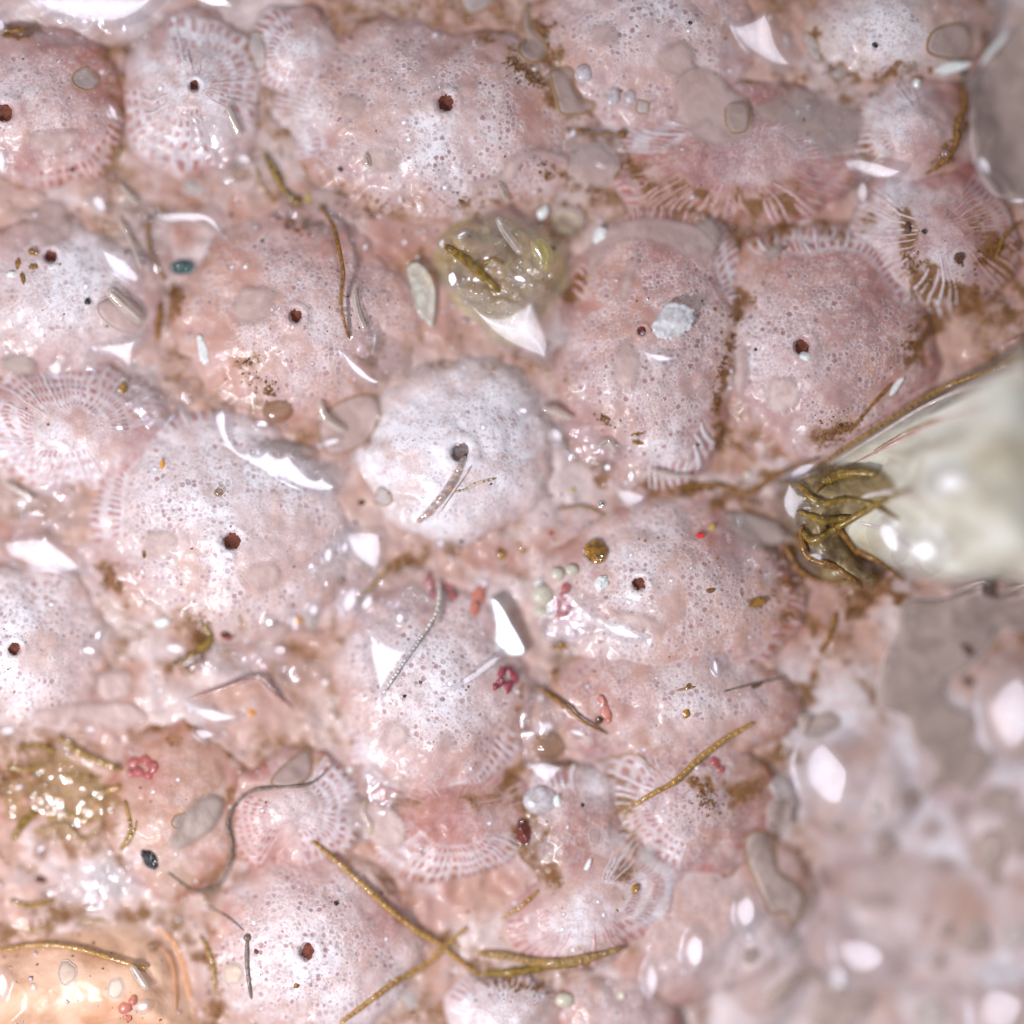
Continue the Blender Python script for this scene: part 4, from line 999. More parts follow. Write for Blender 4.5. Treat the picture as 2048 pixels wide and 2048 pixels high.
film([(1529, 2000), (1580, 1953), (1631, 1940), (1656, 1957), (1649, 1978), (1623, 1968), (1598, 1975), (1580, 1997), (1547, 2018)], 'corner', 'rim', 7, 4, "hook-shaped grey blur patch")
film([(1600, 1450), (1602, 1432), (1630, 1432), (1655, 1424), (1678, 1436), (1680, 1452), (1660, 1464), (1640, 1475), (1615, 1475)], 'corner', 'rim', 7, 4, "bean-shaped grey blur patch")
film([(925, -14), (928, 15), (945, 28), (965, 22), (985, 5), (990, -14)], 'pale', 'rimbrown', 5, 4, "pale tongue-shaped blur patch")
film([(1055, 10), (1066, 55), (1090, 85), (1091, 110), (1066, 128), (1040, 110), (1038, 92), (1050, 80), (1042, 40)], 'grey', 'rimbrown', 6, 5, "hooked grey blur patch with brown border")
film([(1100, 145), (1126, 134), (1147, 145), (1147, 174), (1165, 199), (1187, 206), (1184, 221), (1155, 230), (1122, 228), (1111, 196)], 'grey', 'rimbrown', 6, 5, "boot-like grey blur patch with brown border")
film([(1006, 322), (1060, 293), (1115, 301), (1142, 319), (1133, 336), (1082, 324), (1050, 336), (1035, 362), (988, 382), (934, 380), (941, 362), (988, 348)], 'rosyfilm', None, 6, 4, "long sinuous pinkish blur patch")
film([(1340, 170), (1370, 130), (1430, 140), (1470, 175), (1500, 200), (1512, 240), (1500, 275), (1450, 300), (1400, 290), (1360, 260), (1340, 215)], 'rosyfilm', None, 4, 4, "broad grey-mauve blur patch")
film([(1452, 210), (1475, 202), (1497, 212), (1501, 240), (1490, 264), (1462, 268), (1450, 245)], 'grey', 'rimbrown', 12, 5, "square grey blur patch ringed in brown")
film([(1500, 215), (1540, 190), (1610, 170), (1680, 200), (1730, 230), (1720, 290), (1680, 320), (1650, 330), (1620, 290), (1570, 260), (1520, 250)], 'grey', None, 5, 4, "wide dull brownish smooth film")
film([(1855, 105), (1860, 70), (1890, 52), (1930, 50), (1945, 80), (1935, 112), (1900, 118)], 'grey', 'rimbrown', 6, 4, "rounded grey blur patch with ochre rim")
film([(333, 1689), (348, 1652), (380, 1602), (428, 1583), (453, 1602), (446, 1638), (417, 1674), (362, 1703)], 'tanfilm', None, 7, 4, "tan glossy blur patch inside the curling thread")
film([(543, 1565), (565, 1533), (612, 1497), (623, 1511), (620, 1551), (580, 1573)], 'grey', 'rimbrown', 6, 3, "angular grey blur patch crossed by dark thread")
film([(800, 1620), (760, 1600), (700, 1590), (690, 1640), (740, 1690), (800, 1700), (820, 1660)], 'rosyfilm', None, 6, 4, "broad pinkish smooth film beside bent yellow rod")
film([(60, 265), (110, 258), (165, 262), (160, 295), (120, 318), (70, 310), (52, 288)], 'rosyfilm', None, 6, 4, "smooth pink blur patch")
film([(1440, 1030), (1480, 1015), (1560, 1040), (1590, 1080), (1540, 1100), (1470, 1080)], 'tanfilm', None, 6, 4, "murky brown smooth film below brown crevice")
film([(1180, 480), (1230, 440), (1320, 430), (1400, 450), (1440, 500), (1400, 535), (1320, 500), (1250, 490), (1195, 540), (1175, 560), (1165, 520)], 'rosyfilm', None, 5, 4, "arched smooth pink film")
film([(640, 840), (690, 800), (745, 790), (760, 830), (735, 880), (690, 905), (650, 900)], 'rosyfilm', 'rimbrown', 5, 3, "rounded peach smooth film holding a glassy rod")
film([(480, 920), (520, 880), (590, 880), (640, 900), (610, 925), (560, 905), (520, 905)], 'tanfilm', None, 7, 4, "brown smooth film above the chain of glints")
film([(60, 1420), (150, 1400), (260, 1400), (300, 1440), (240, 1470), (160, 1450), (90, 1455)], 'rosyfilm', None, 6, 4, "broad rosy smooth film")
film([(250, 590), (205, 600), (197, 625), (225, 655), (268, 668), (292, 640), (280, 605)], 'rosyfilm', 'rim', 8, 4, "oval rosy film around glassy rod")
E = lambda *a, **k: ell(*a, **k)
for (x, y, a, b, rot, mt, rm, bs) in [
 (705, 217, 34, 36, 0, 'rosyfilm', None, "round pinkish blur patch"), (763, 322, 46, 30, 10, 'rosyfilm', None, "oval pinkish blur patch under glassy rod"),
 (174, 160, 24, 22, 0, 'pale', 'rimbrown', "small pale triangular film"), (515, 100, 17, 40, -8, 'pale', 'rimbrown', "tall pale blur patch"),
 (391, 377, 28, 15, 20, 'pale', 'rim', "pale lens-shaped film"), (1623, 95, 13, 33, -28, 'pale', 'rimbrown', "pale comma-shaped film in brown border"),
 (1678, 145, 18, 12, -20, 'pale', 'rimbrown', "small pale film in brown border"), (1819, 138, 24, 10, -8, 'grey', 'rim', "narrow grey blur patch"),
 (1688, 272, 34, 18, -20, 'pale', None, "milky oval blur patch"), (1285, 215, 14, 14, 0, 'pale', 'rimbrown', "tiny pale film ringed in ochre"),
 (1137, 442, 30, 29, 20, 'peachfilm', 'rim', "round disc with concentric rim"), (1210, 75, 32, 34, 0, 'rosyfilm', None, "round mauve smooth film"),
 (1563, 1576, 17, 17, 0, 'pale', 'rim', "round pale film above hourglass film"), (1563, 1628, 22, 28, 20, 'grey', 'rim', "lower half of hourglass grey film"),
 (1667, 2020, 34, 52, 0, 'grey', 'rim', "domed grey film cut off by the frame"), (1728, 2010, 25, 24, 0, 'grey', 'rim', "pinkish rounded film cut off by the frame"),
 (1866, 2038, 27, 26, 20, 'pale', 'rim', "pale fan-shaped film cut off by the frame"), (1866, 1663, 25, 24, 0, 'grey', None, "soft grey round film"),
 (1924, 1627, 22, 22, 0, 'grey', None, "soft round film under the ragged sheet"), (1826, 1602, 19, 17, 0, 'grey', 'rim', "round grey film joined to the ragged sheet"),
 (2000, 1602, 32, 22, -15, 'grey', 'rim', "curved grey film at the sheet's foot"), (1752, 1625, 12, 13, 0, 'pale', 'rim', "tiny white-ringed film"),
 (1776, 1696, 21, 24, 0, 'grey', 'rim', "ring-rimmed triangular film"), (1678, 1658, 11, 12, 0, 'tanfilm', 'rim', "tiny brown film in white halo"),
 (1645, 1761, 24, 23, 0, 'grey', None, "plain round grey film"), (1757, 1806, 34, 18, 3, 'tanfilm', None, "dark oblong film"),
 (1891, 1736, 27, 19, -8, 'tanfilm', None, "dull oval film"), (1949, 1737, 11, 10, 0, 'tanfilm', None, "tiny dull film"),
 (1995, 1761, 13, 15, 0, 'tanfilm', 'rim', "small brown ringed film"), (1986, 1703, 25, 36, 0, 'grey', 'rimbrown', "tall ochre-rimmed grey film"),
 (1650, 1841, 14, 13, 0, 'tanfilm', None, "small brown film"), (1504, 1913, 15, 18, 10, 'tanfilm', 'rim', "oval brown film with white rim"),
 (1466, 1946, 10, 10, 0, 'tanfilm', None, "tiny tan film"), (1594, 1893, 10, 10, 0, 'pale', 'rim', "tiny round whitish film"),
 (1855, 1850, 14, 16, 0, 'tanfilm', None, "small tan film"), (1900, 1864, 11, 12, 0, 'grey', 'rim', "tiny ring film"),
 (1958, 1884, 25, 29, 25, 'grey', 'rim', "oval film with bright rim"), (1882, 1931, 14, 15, 0, 'grey', 'rim', "small ring-shaped film"),
 (1804, 1949, 23, 18, 0, 'tanfilm', None, "dull round film"), (2035, 1877, 18, 18, 0, 'pale', 'rim', "pale round film at the frame edge"),
 (2042, 1670, 24, 36, 0, 'grey', 'rim', "tall grey film at the frame edge"), (1426, 1762, 12, 11, 0, 'rosyfilm', None, "tiny pink film"),
 (237, 1971, 17, 20, 20, 'peachfilm', 'rim', "pale-ringed peach film"), (138, 1942, 19, 23, 0, 'peachfilm', 'rim', "faint ringed peach film"),
 (467, 1946, 19, 22, 0, 'peachfilm', 'rim', "round ringed film"), (217, 1765, 42, 30, 0, 'pale', 'rim', "large milky ringed film"),
 (362, 1641, 18, 16, 0, 'tanfilm', 'rimbrown', "round tan film inside the glassy lump"), (818, 1997, 22, 22, 0, 'pale', 'rim', "heart-shaped pale film"),
 (789, 1468, 32, 38, 15, 'rosyfilm', None, "smooth pink patch of film"), (894, 1482, 24, 28, 0, 'rosyfilm', None, "smooth rosy patch of film"),
 (1191, 1670, 14, 17, 0, 'rosyfilm', 'rim', "small mauve ringed film"), (1140, 1721, 15, 14, 0, 'rosyfilm', None, "small round mauve film"),
 (1296, 1710, 30, 28, 0, 'pale', None, "soft yellowish disc of film"), (529, 1151, 46, 36, -10, 'rosyfilm', None, "wide smooth pink film"),
 (319, 1089, 40, 36, 0, 'rosyfilm', None, "soft pink film"), (257, 1260, 17, 16, 0, 'rosyfilm', 'rim', "small round pink film"),
 (767, 995, 19, 18, 0, 'pale', 'rimbrown', "round white film ringed in tan"), (1500, 1080, 30, 24, 0, 'tanfilm', None, "brownish oval film"),
 (1365, 1040, 14, 26, 30, 'pale', None, "milky slanted film"), (1545, 505, 26, 20, -15, 'tanfilm', None, "tan oval film under ribs"),
 (1415, 470, 40, 36, 0, 'tanfilm', None, "brown rounded film"), (510, 610, 52, 46, 0, 'rosyfilm', None, "wide smooth rosy film"),
 (1255, 560, 20, 60, 15, 'rosyfilm', None, "tall smooth pink film"), (1250, 735, 34, 60, 10, 'rosyfilm', None, "smooth upright pink film"),
 (1560, 790, 40, 44, 0, 'rosyfilm', None, "smooth patch of pink film"), (1275, 1240, 60, 24, 12, 'rosyfilm', None, "smooth pink crescent film"),
 (1080, 300, 20, 12, -20, 'grey', None, "little grey film"), (1480, 740, 22, 60, 8, 'rosyfilm', None, "narrow smooth pink film"),
 (1185, 330, 46, 42, 0, 'rosyfilm', 'rim', "round rosy film above the brown knot"), (1350, 125, 50, 40, 20, 'rosyfilm', None, "mauve smooth film"),
 (95, 450, 60, 50, 0, 'rosyfilm', None, "wide blank pink film"), (40, 730, 44, 30, 0, 'tanfilm', None, "russet smooth film"),
 (620, 1240, 26, 30, 0, 'pale', None, "milky round film"), (545, 1265, 40, 30, 0, 'rosyfilm', None, "plain pinkish film"),
 (230, 1370, 46, 40, 0, 'rosyfilm', None, "dusky pink film")]:
    if x > 1540 and y > 1540:
        a, b = a * 1.18 + 1.5, b * 1.18 + 1.5
        mt = {'grey': 'corner' if rm else 'grey', 'pale': 'palefull', 'tanfilm': 'grey'}.get(mt, mt)
    film(ell(x, y, a, b, rot, 12, 0.16, 5), mt, rm, 2.2 + min(a, b) * .05, 2.6 if a < 20 else 3.2, bs, n=5)

# ------------------------------------------------------------------ wet drops that mirror the lamp
gw = "wet glinting drops"
wedge([(72, -10), (308, -10), (300, 25), (246, 52), (180, 50), (110, 35), (72, 12)], 'gelw', 10, "milky slime sheet with broad white glare", cap=.18, wav=.10)
wedge([(360, -12), (440, -12), (478, 22), (452, 20), (400, 8)], 'gel', 5, "slanting white-edged slime ridge")
wedge([(308, 431), (333, 420), (399, 422), (431, 435), (449, 464), (464, 482), (428, 471), (399, 451), (355, 453), (326, 447)], 'gelw', 7, "curved slime drop with long white glint", cap=.18, wav=.03)
wedge([(195, 490), (225, 500), (262, 525), (283, 548), (275, 570), (245, 560), (215, 535)], 'softgel', 8, "milky slanting drop with white glint", wav=.04)
wedge([(185, 692), (240, 682), (292, 672), (272, 700), (270, 725), (255, 745), (235, 720), (200, 708)], 'gelw', 8, "ragged white glaring drop", wav=.12)
wedge([(927, 594), (958, 604), (985, 622), (1010, 628), (1035, 612), (1062, 592), (1078, 625), (1095, 660), (1104, 685), (1100, 715), (1088, 728), (1055, 715), (1010, 690), (970, 660), (940, 625)], 'gelw', 10, "largest angular drop of blazing white glare", cap=.18, wav=.02, raise_=14)
wedge([(1439, 0), (1455, 25), (1472, 44), (1500, 40), (1529, 22), (1543, 45), (1555, 80), (1580, 112), (1597, 116), (1576, 138), (1543, 134), (1500, 105), (1460, 62)], 'gelw', 9, "great crescent drop of white glare", cap=.18, wav=.02, raise_=8)
wedge([(1690, 325), (1715, 312), (1750, 322), (1800, 335), (1804, 350), (1775, 364), (1740, 357), (1705, 342)], 'gelw', 7, "white bone-shaped glinting drop", cap=.18, wav=.04)
wedge([(5, 1082), (40, 1072), (95, 1075), (120, 1090), (150, 1110), (167, 1135), (140, 1152), (100, 1147), (50, 1132), (15, 1117)], 'gelw', 10, "wide blurry drop of white glare", cap=.18, wav=.05)
wedge([(425, 835), (450, 812), (470, 830), (472, 865), (490, 898), (505, 890), (520, 905), (540, 893), (552, 908), (575, 902), (600, 925), (625, 945), (640, 925), (652, 948), (675, 962), (670, 985), (640, 990), (600, 980), (560, 960), (510, 940), (470, 915), (440, 880)], 'gelw', 7, "jagged chain-like ridge of white glare", cap=.18, wav=.05)
wedge([(690, 1065), (725, 1060), (760, 1065), (766, 1100), (760, 1132), (740, 1137), (705, 1110), (690, 1085)], 'gelw', 8, "square milky drop with white glare", cap=.18, wav=.04)
wedge([(680, 700), (700, 705), (730, 735), (765, 755), (767, 770), (740, 774), (705, 747), (685, 720)], 'gelw', 7, "crescent drop with bright white glint", cap=.18, wav=.03)
wedge([(1222, 962), (1250, 975), (1290, 985), (1287, 1005), (1262, 1014), (1238, 1000)], 'gelw', 8, "round drop with white lower glint", cap=.18, wav=.04)
wedge([(1285, 690), (1300, 700), (1330, 706), (1357, 705), (1350, 724), (1320, 729), (1295, 716)], 'gelw', 7, "smile-shaped white glint below the glassy grain", cap=.18, wav=.02)
wedge([(360, 1392), (400, 1408), (440, 1416), (478, 1424), (470, 1442), (430, 1447), (392, 1428)], 'gelw', 8, "spindle drop of white glare", cap=.18, wav=.03)
wedge([(395, 1452), (425, 1458), (440, 1470), (410, 1482), (390, 1470)], 'softgel', 8, "bluish soft gleaming drop")
wedge([(1050, 1530), (1075, 1520), (1115, 1525), (1127, 1535), (1105, 1560), (1085, 1563)], 'gelw', 7, "bright white drop under dark bead", cap=.18, wav=.03)
wedge([(1195, 1228), (1225, 1243), (1260, 1253), (1295, 1270), (1272, 1283), (1230, 1272), (1202, 1252)], 'softgel', 7, "long pale swoosh of slime", wav=.05)
wedge([(722, 1225), (745, 1250), (790, 1285), (838, 1283), (805, 1330), (768, 1388), (755, 1397), (742, 1345)], 'softgel', 12, "white web-like slime sheet with beaded edge", wav=.09, raise_=4)
for (x, y, a, b, rot, mt, bs) in [
 (228, 225, 9, 26, -25, 'gelw', "narrow white glinting drop"), (489, 319, 18, 13, 10, 'gelw', "small bright drop beside olive filament"), (199, 407, 14, 22, -40, 'gelw', "slanted bright drop"),
 (4, 325, 12, 30, 0, 'gelw', "tall bright drop at the frame edge"), (4, 52, 12, 16, 0, 'gelw', "bright bead at the frame edge"), (1725, 385, 16, 24, 0, 'softgel', "milky upright drop"),
 (2036, 402, 24, 8, 0, 'gelw', "thin white glint at the frame edge"), (460, 1110, 13, 10, 10, 'gelw', "bright bead at the foot of a red pore"), (242, 856, 12, 9, 10, 'gel', "little round glinting bead"),
 (340, 840, 24, 6, -50, 'gelw', "slim slanted white glint"), (114, 738, 15, 17, 0, 'gelw', "soft bright bead"), (180, 1300, 18, 13, 10, 'gelw', "bright bead"), (197, 1270, 8, 14, 20, 'gel', "small upright bead"),
 (350, 1297, 22, 13, 10, 'gelw', "oval bright bead"), (628, 1220, 13, 15, 0, 'gelw', "round bright bead"), (525, 847, 16, 9, 10, 'gel', "glint at the foot of gold drop"), (662, 884, 24, 10, -12, 'gelw', "flat bright drop under glassy rod"),
 (650, 1365, 9, 11, 0, 'gelw', "tiny bright bead"), (44, 1030, 5, 20, 8, 'gel', "thin upright glint"), (1113, 870, 14, 20, -30, 'gelw', "egg-shaped glinting drop"), (1047, 822, 13, 10, 10, 'gelw', "small glinting drop"),
 (881, 1087, 9, 9, 0, 'gelw', "tiny round glint"), (968, 1168, 9, 10, 0, 'gelw', "tiny glint beside red lobes"), (1430, 1332, 9, 22, -12, 'gelw', "tall bluish-white drop"), (181, 1458, 11, 8, 20, 'gelw', "tiny glinting bead"),
 (36, 1575, 15, 9, -15, 'gelw', "bright bead with dark top"), (82, 1698, 14, 9, -35, 'gelw', "glassy bead with double glint"), (290, 2008, 15, 11, -10, 'gelw', "bright bead on orange flesh"), (7, 1966, 17, 30, 0, 'gelw', "tall bright drop on orange flesh"),
 (1093, 1453, 16, 13, 0, 'gelw', "upper bright bead of a wet column"), (1155, 1465, 20, 8, 18, 'gelw', "small slanted white glint"), (1082, 1396, 8, 10, 0, 'gelw', "topmost tiny bead of a wet column"), (734, 1671, 9, 10, 0, 'gelw', "bead at the foot of yellow rod"),
 (1303, 1960, 16, 42, 0, 'softgel', "tall soft white drop"), (750, 680, 6, 26, 5, 'gelw', "thin bright streak below glassy rod"), (800, 400, 6, 10, 0, 'gelw', "tiny upright glint"), (818, 282, 8, 8, 0, 'gel', "tiny pale bead"),
 (948, 86, 6, 6, 0, 'gel', "tiny bead near hooked film"), (1145, 268, 9, 12, 20, 'gelw', "bright end bead of brown filament"), (700, 1200, 18, 30, 20, 'softgel', "milky upright drop beside web"), (735, 1205, 14, 22, 30, 'gelw', "bright fold above the web"),
 (690, 1095, 10, 14, 0, 'softgel', "small milky bead"), (657, 1110, 12, 18, 0, 'softgel', "smooth white bead"), (800, 1235, 12, 14, 0, 'gelw', "bright bead on the web"), (1580, 1003, 24, 48, -8, 'softgel', "tall white vesicle beside olive clump"),
 (1604, 940, 34, 16, -28, 'softgel', "white vesicle above olive clump"), (1656, 1550, 56, 82, -14, 'softgel', "largest soft white glare"), (1493, 1822, 26, 40, 0, 'softgel', "soft upright white glare"),
 (1725, 1912, 56, 44, 20, 'softgel', "soft yellowish-white glare"), (2030, 1425, 66, 90, 0, 'softgel', "huge soft white glare"), (2004, 2020, 60, 60, 0, 'softgel', "soft white corner glare"), (1775, 1075, 26, 40, -30, 'softgel', "soft white glare"),
 (1838, 1100, 40, 34, 10, 'softgel', "soft cream glare"), (1886, 966, 34, 26, 0, 'softgel', "faint cream gleam"), (1680, 1960, 20, 30, 0, 'softgel', "faint yellowish gleam"), (1390, 1900, 26, 40, 0, 'softgel', "faint milky gleam"),
 (590, 1246, 12, 20, 0, 'softgel', "milky bead beside orange speck"), (540, 1245, 12, 12, 0, 'gel', "cluster-like clear bead"), (1625, 1115, 22, 14, 0, 'softgel', "milky bead under olive clump"), (135, 1490, 10, 14, 0, 'gel', "clear bead above olive strand"),
 (15, 1462, 18, 12, 0, 'gelw', "yellowish bright bead"), (560, 1300, 14, 10, 0, 'gel', "clear bead"), (1215, 935, 10, 10, 0, 'gel', "clear upper bead"), (1262, 952, 8, 14, 0, 'gel', "little twin bead"), (70, 430, 8, 8, 0, 'gelw', "lone tiny bead"),
 (145, 300, 6, 6, 0, 'gel', "tiny clear bead"), (1890, 310, 6, 6, 0, 'gel', "tiny sparkle bead"), (1970, 330, 14, 26, -30, 'softgel', "cloudy twin bead"), (1540, 35, 7, 9, 0, 'gel', "clear bead on the crescent drop"), (1572, 80, 6, 16, -20, 'gelw', "beaded edge of the crescent drop"), (884, 487, 9, 12, 20, 'gelw', "bright bead at the tip of thick olive filament"), (925, 470, 16, 8, -20, 'gelw', "slanted glint at the top of the glassy sac"), (1003, 452, 9, 20, -30, 'gelw', "twin-lined glint of the glassy sac"), (1075, 505, 7, 26, -28, 'gely', "lemon-yellow streak of the glassy sac"), (975, 520, 14, 10, 0, 'gel', "clear bump of the glassy sac"), (1040, 560, 18, 12, 20, 'gel', "clear lower bump of the glassy sac"), (905, 560, 16, 22, 0, 'gel', "smooth side bump of the glassy sac")]:
    wedge(ell(x, y, a, b, rot, 12, 0.08, 2), mt, max(4.5, min(a, b) * .6), bs, wav=.03, raise_=3.0 if min(a, b) < 30 else 9.0)
# thin rippled slime veils over the seams
for (x, y, a, b, rot, bs) in [(300, 480, 90, 60, 60, "rippled clear veil"), (640, 420, 120, 50, 5, "long rippled veil"), (250, 760, 110, 50, 20, "rippled veil above rows of slots"), (760, 700, 70, 60, 40, "clear wet veil"), (600, 930, 110, 50, 25, "glossy veil under the jagged ridge"),
 (690, 1130, 80, 100, 0, "glossy milky veil"), (1180, 900, 80, 60, 30, "rippled wet veil"), (1130, 1230, 70, 90, 0, "clear veil around cream globules"), (520, 1330, 150, 60, 10, "broad wet veil"), (90, 1030, 80, 80, 0, "glossy veil at the frame edge"), (120, 1590, 130, 90, 0, "amber-tinged wet veil"),
 (1080, 1450, 50, 110, 0, "upright wet veil"), (1640, 250, 90, 70, 0, "dull rippled veil"), (1180, 300, 90, 60, -10, "brownish wet veil"), (430, 300, 90, 60, 60, "clear slanting veil"), (1500, 1100, 110, 60, 50, "olive-tinged wet veil"), (200, 1760, 120, 60, 0, "milky wet veil"), (180, 60, 170, 50, 0, "broad milky veil"),
 (830, 1180, 90, 60, 10, "wet veil around red lobes"), (330, 800, 90, 60, -20, "wet ochre-stained veil"), (1010, 520, 120, 110, 0, "clear skin around the glassy sac"), (740, 1600, 80, 90, 0, "smooth wet veil")]:
    poly = catmull(ell(x, y, a, b, rot, 14, .22, 9), 6)
    def zf(X, Y, d_, sd=int(x) % 50, a=a):
        base_ = sample(HS[8], X, Y); rip = 11 * (fbm(X, Y, 30, sd, 3) - .5) + 14 * (fbm(X, Y, 75, sd + 3, 2) - .5)
        w = smooth(0, 34, d_)
        return (H(X, Y) - 3) * (1 - w) + (np.maximum(base_, H(X, Y) - 2) + 7 + rip) * w
    o = sheet("slime_veil", poly, zf, M['gela' if bs.startswith('amber') else 'gel'], None, 3.0)
    auto(o, bs, "slime veil", x, y, "thin slime veils")
# darker lens-like beads
for (x, y, r_, bs) in [(1097, 1490, 34, "dark brown glassy bead in a wet column"), (1082, 695, 13, "dark round bead set in the largest glare"), (1027, 658, 9, "small dark dot set in the largest glare"), (555, 822, 30, "amber-tipped glassy drop"), (305, 1893, 12, "grey dome bead on orange flesh"), (440, 985, 10, "small tan bead")]:
    o = blob("glassy_bead", x, y, r_, r_ * .85, r_ * .5, M['gelb'], None, 0, float(H(x, y)) + 6, False)
    auto(o, bs, "bead", x, y, "dark glassy beads")

# ------------------------------------------------------------------ filaments
filament([(529, 308), (551, 348), (569, 380), (594, 402)], 17, 'olive', base="stout olive filament with dark knob", knob=11)
filament([(510, 330), (525, 370), (545, 400)], 9, 'tanf', base="slim tan filament beside the olive one")
filament([(645, 417), (667, 453), (681, 507), (688, 551), (684, 616), (700, 680)], 14, 'brown', base="dark brown bending thread", w_end=7, arch=26, knob=-9)
filament([(1151, 262), (1200, 267), (1245, 268)], 15, 'brown', base="short brown rod-like filament with knob", knob=10)
filament([(890, 492), (930, 520), (955, 543), (999, 587)], 24, 'olive', base="thick olive filament in the glassy sac", lift=6)
filament([(955, 540), (985, 522), (1010, 530)], 13, 'olive', base="short olive branch in the glassy sac", lift=8)
filament([(1631, 934), (1710, 883), (1801, 825), (1891, 774), (1978, 742), (2060, 695)], 13, 'brown', cells=True, cellmat='brown', base="long straight brown filament along the cream edge")
filament([(1348, 974), (1440, 970), (1500, 985), (1551, 950), (1640, 915)], 13, 'brown', base="brown strand in the crevice under the two porous mounds")
filament([(1508, 1444), (1449, 1478), (1395, 1518), (1348, 1562), (1296, 1591), (1240, 1628)], 15, 'gold', cells=True, base="straight golden segmented filament", arch=8)
filament([(625, 1680), (680, 1728), (723, 1765), (781, 1819), (836, 1862), (883, 1891), (926, 1928), (965, 1952)], 15, 'gold', cells=True, base="long golden segmented filament slanting to the olive knot", arch=6)
filament([(955, 1906), (1006, 1910), (1079, 1924), (1151, 1920), (1245, 1896)], 22, 'gold', cells=True, cellmat='tanf', base="broad tan twin filament below the striped fan", lift=8)
filament([(960, 1948), (1024, 1944), (1100, 1932), (1160, 1926)], 20, 'olive', base="thick dark olive filament", lift=4)
filament([(680, 2045), (734, 2004), (789, 1964), (854, 1928), (883, 1899), (934, 1855)], 15, 'tanf', cells=True, cellmat='gold', base="tan segmented filament rising from the lower edge")
filament([(1078, 1779), (1042, 1812), (1000, 1840)], 12, 'gold', cells=True, base="short golden filament on the striped fan")
filament([(-10, 1903), (72, 1889), (145, 1893), (217, 1911), (296, 1934)], 13, 'gold', cells=True, cellmat='gold', base="beaded golden filament crossing orange flesh", lift=6)
filament([(116, 1471), (152, 1500), (203, 1525), (246, 1540)], 19, 'olive', cells=True, cellmat='olive', base="upper olive strand running to the red patch")
filament([(112, 1551), (163, 1555), (203, 1555)], 16, 'olive', cells=True, cellmat='olive', base="middle olive strand of three")
filament([(152, 1605), (196, 1587), (243, 1573)], 18, 'olive', cells=True, cellmat='olive', base="lowest olive strand of three")
for pts, w_, bs in [([(40, 1500), (75, 1490), (110, 1505)], 15, "olive strand above the three"), ([(10, 1530), (50, 1540), (90, 1530)], 13, "short mustard strand"), ([(90, 1640), (140, 1630), (190, 1645)], 14, "mustard strand under the three"), ([(250, 1600), (262, 1650), (250, 1690)], 13, "upright mustard strand"), ([(240, 1700), (265, 1670), (275, 1640)], 12, "ochre loop beside the glassy lump"), ([(20, 1800), (60, 1812), (110, 1800)], 14, "ochre strand above orange flesh"), ([(400, 1870), (425, 1920), (432, 1990)], 14, "ochre rim strand")]:
    filament(pts, w_, 'olive', cells=True, cellmat='olive', base=bs, wob=.35)
filament([(25, 1681), (47, 1645), (76, 1623)], 19, 'olive', base="short curved olive strand")
filament([(75, 1660), (130, 1650), (165, 1680), (205, 1650)], 17, 'tanf', base="branching tan strand")
filament([(337, 1743), (384, 1779), (428, 1779), (453, 1747), (464, 1692), (456, 1645), (471, 1609), (507, 1580), (565, 1573), (623, 1565), (670, 1525)], 8, 'greyf', base="long dark curling thread", arch=4)
filament([(413, 1812), (457, 1833), (490, 1860)], 5, 'greyf', base="thin grey thread")
filament([(496, 1873), (496, 1928), (504, 1996)], 11, 'greyf', base="upright grey-brown filament", knob=-8)
filament([(377, 1402), (435, 1381), (507, 1359), (543, 1384), (587, 1420)], 10, 'pinkf', base="pink tube arching over a white glare", arch=22)
filament([(297, 431), (297, 485), (315, 536), (330, 562)], 13, 'brown', base="brown strand beside curved glint", wob=.2)
filament([(237, 288), (232, 318), (205, 342)], 11, 'tanf', base="ochre crescent strand")
filament([(320, 605), (318, 640), (314, 682)], 14, 'brown', base="short upright brown strand")
filament([(897, 984), (926, 981), (955, 966), (992, 957)], 8, 'tanf', cells='palef', cellmat='gold', base="tan beaded thread")
filament([(930, 912), (912, 952), (886, 992), (854, 1028), (832, 1046)], 20, 'palef', cells='rod', cellmat='pinkf', base="pale segmented tube leaving the pore", gap=.35)
filament([(941, 934), (905, 985), (876, 1028)], 7, 'palef', base="thin white thread", lift=5)
filament([(778, 1133), (745, 1173), (716, 1195)], 14, 'tanf', base="tan strand leading to the white web")
filament([(880, 1175), (872, 1225), (846, 1268), (800, 1335), (768, 1385)], 10, 'palef', cells='rod', cellmat='white', base="glittering white beaded edge of the web", lift=10)
filament([(1068, 1370), (1100, 1391), (1129, 1410), (1162, 1439), (1216, 1468)], 13, 'brown', base="tapering brown filament over a wet column", w_end=5, arch=10)
filament([(1187, 1525), (1242, 1511), (1274, 1507), (1310, 1540)], 5, 'tanf', base="thin tan thread")
filament([(1446, 1382), (1493, 1370), (1565, 1355)], 6, 'greyf', base="thin grey straight thread")
filament([(1674, 1223), (1660, 1274), (1638, 1307)], 15, 'brown', base="short ochre-brown strand")
filament([(1928, 163), (1928, 217), (1913, 254), (1910, 290), (1884, 326), (1850, 350)], 15, 'brown', base="thick brown band bounding white ribs", wob=.35)
filament([(1560, 962), (1600, 975), (1625, 1000), (1660, 1008)], 18, 'olive', base="olive loop of the clump")
filament([(1640, 965), (1690, 946), (1748, 948)], 26, 'olive', base="thick olive roll of the clump", lift=8)
filament([(1602, 1060), (1625, 1080), (1680, 1050), (1760, 1002), (1810, 978)], 22, 'olive', base="long olive-brown root of the clump", w_end=10, lift=6)
filament([(1600, 1050), (1612, 1110), (1670, 1135), (1725, 1175)], 22, 'brown', base="dark brown root of the clump", w_end=10, lift=6)
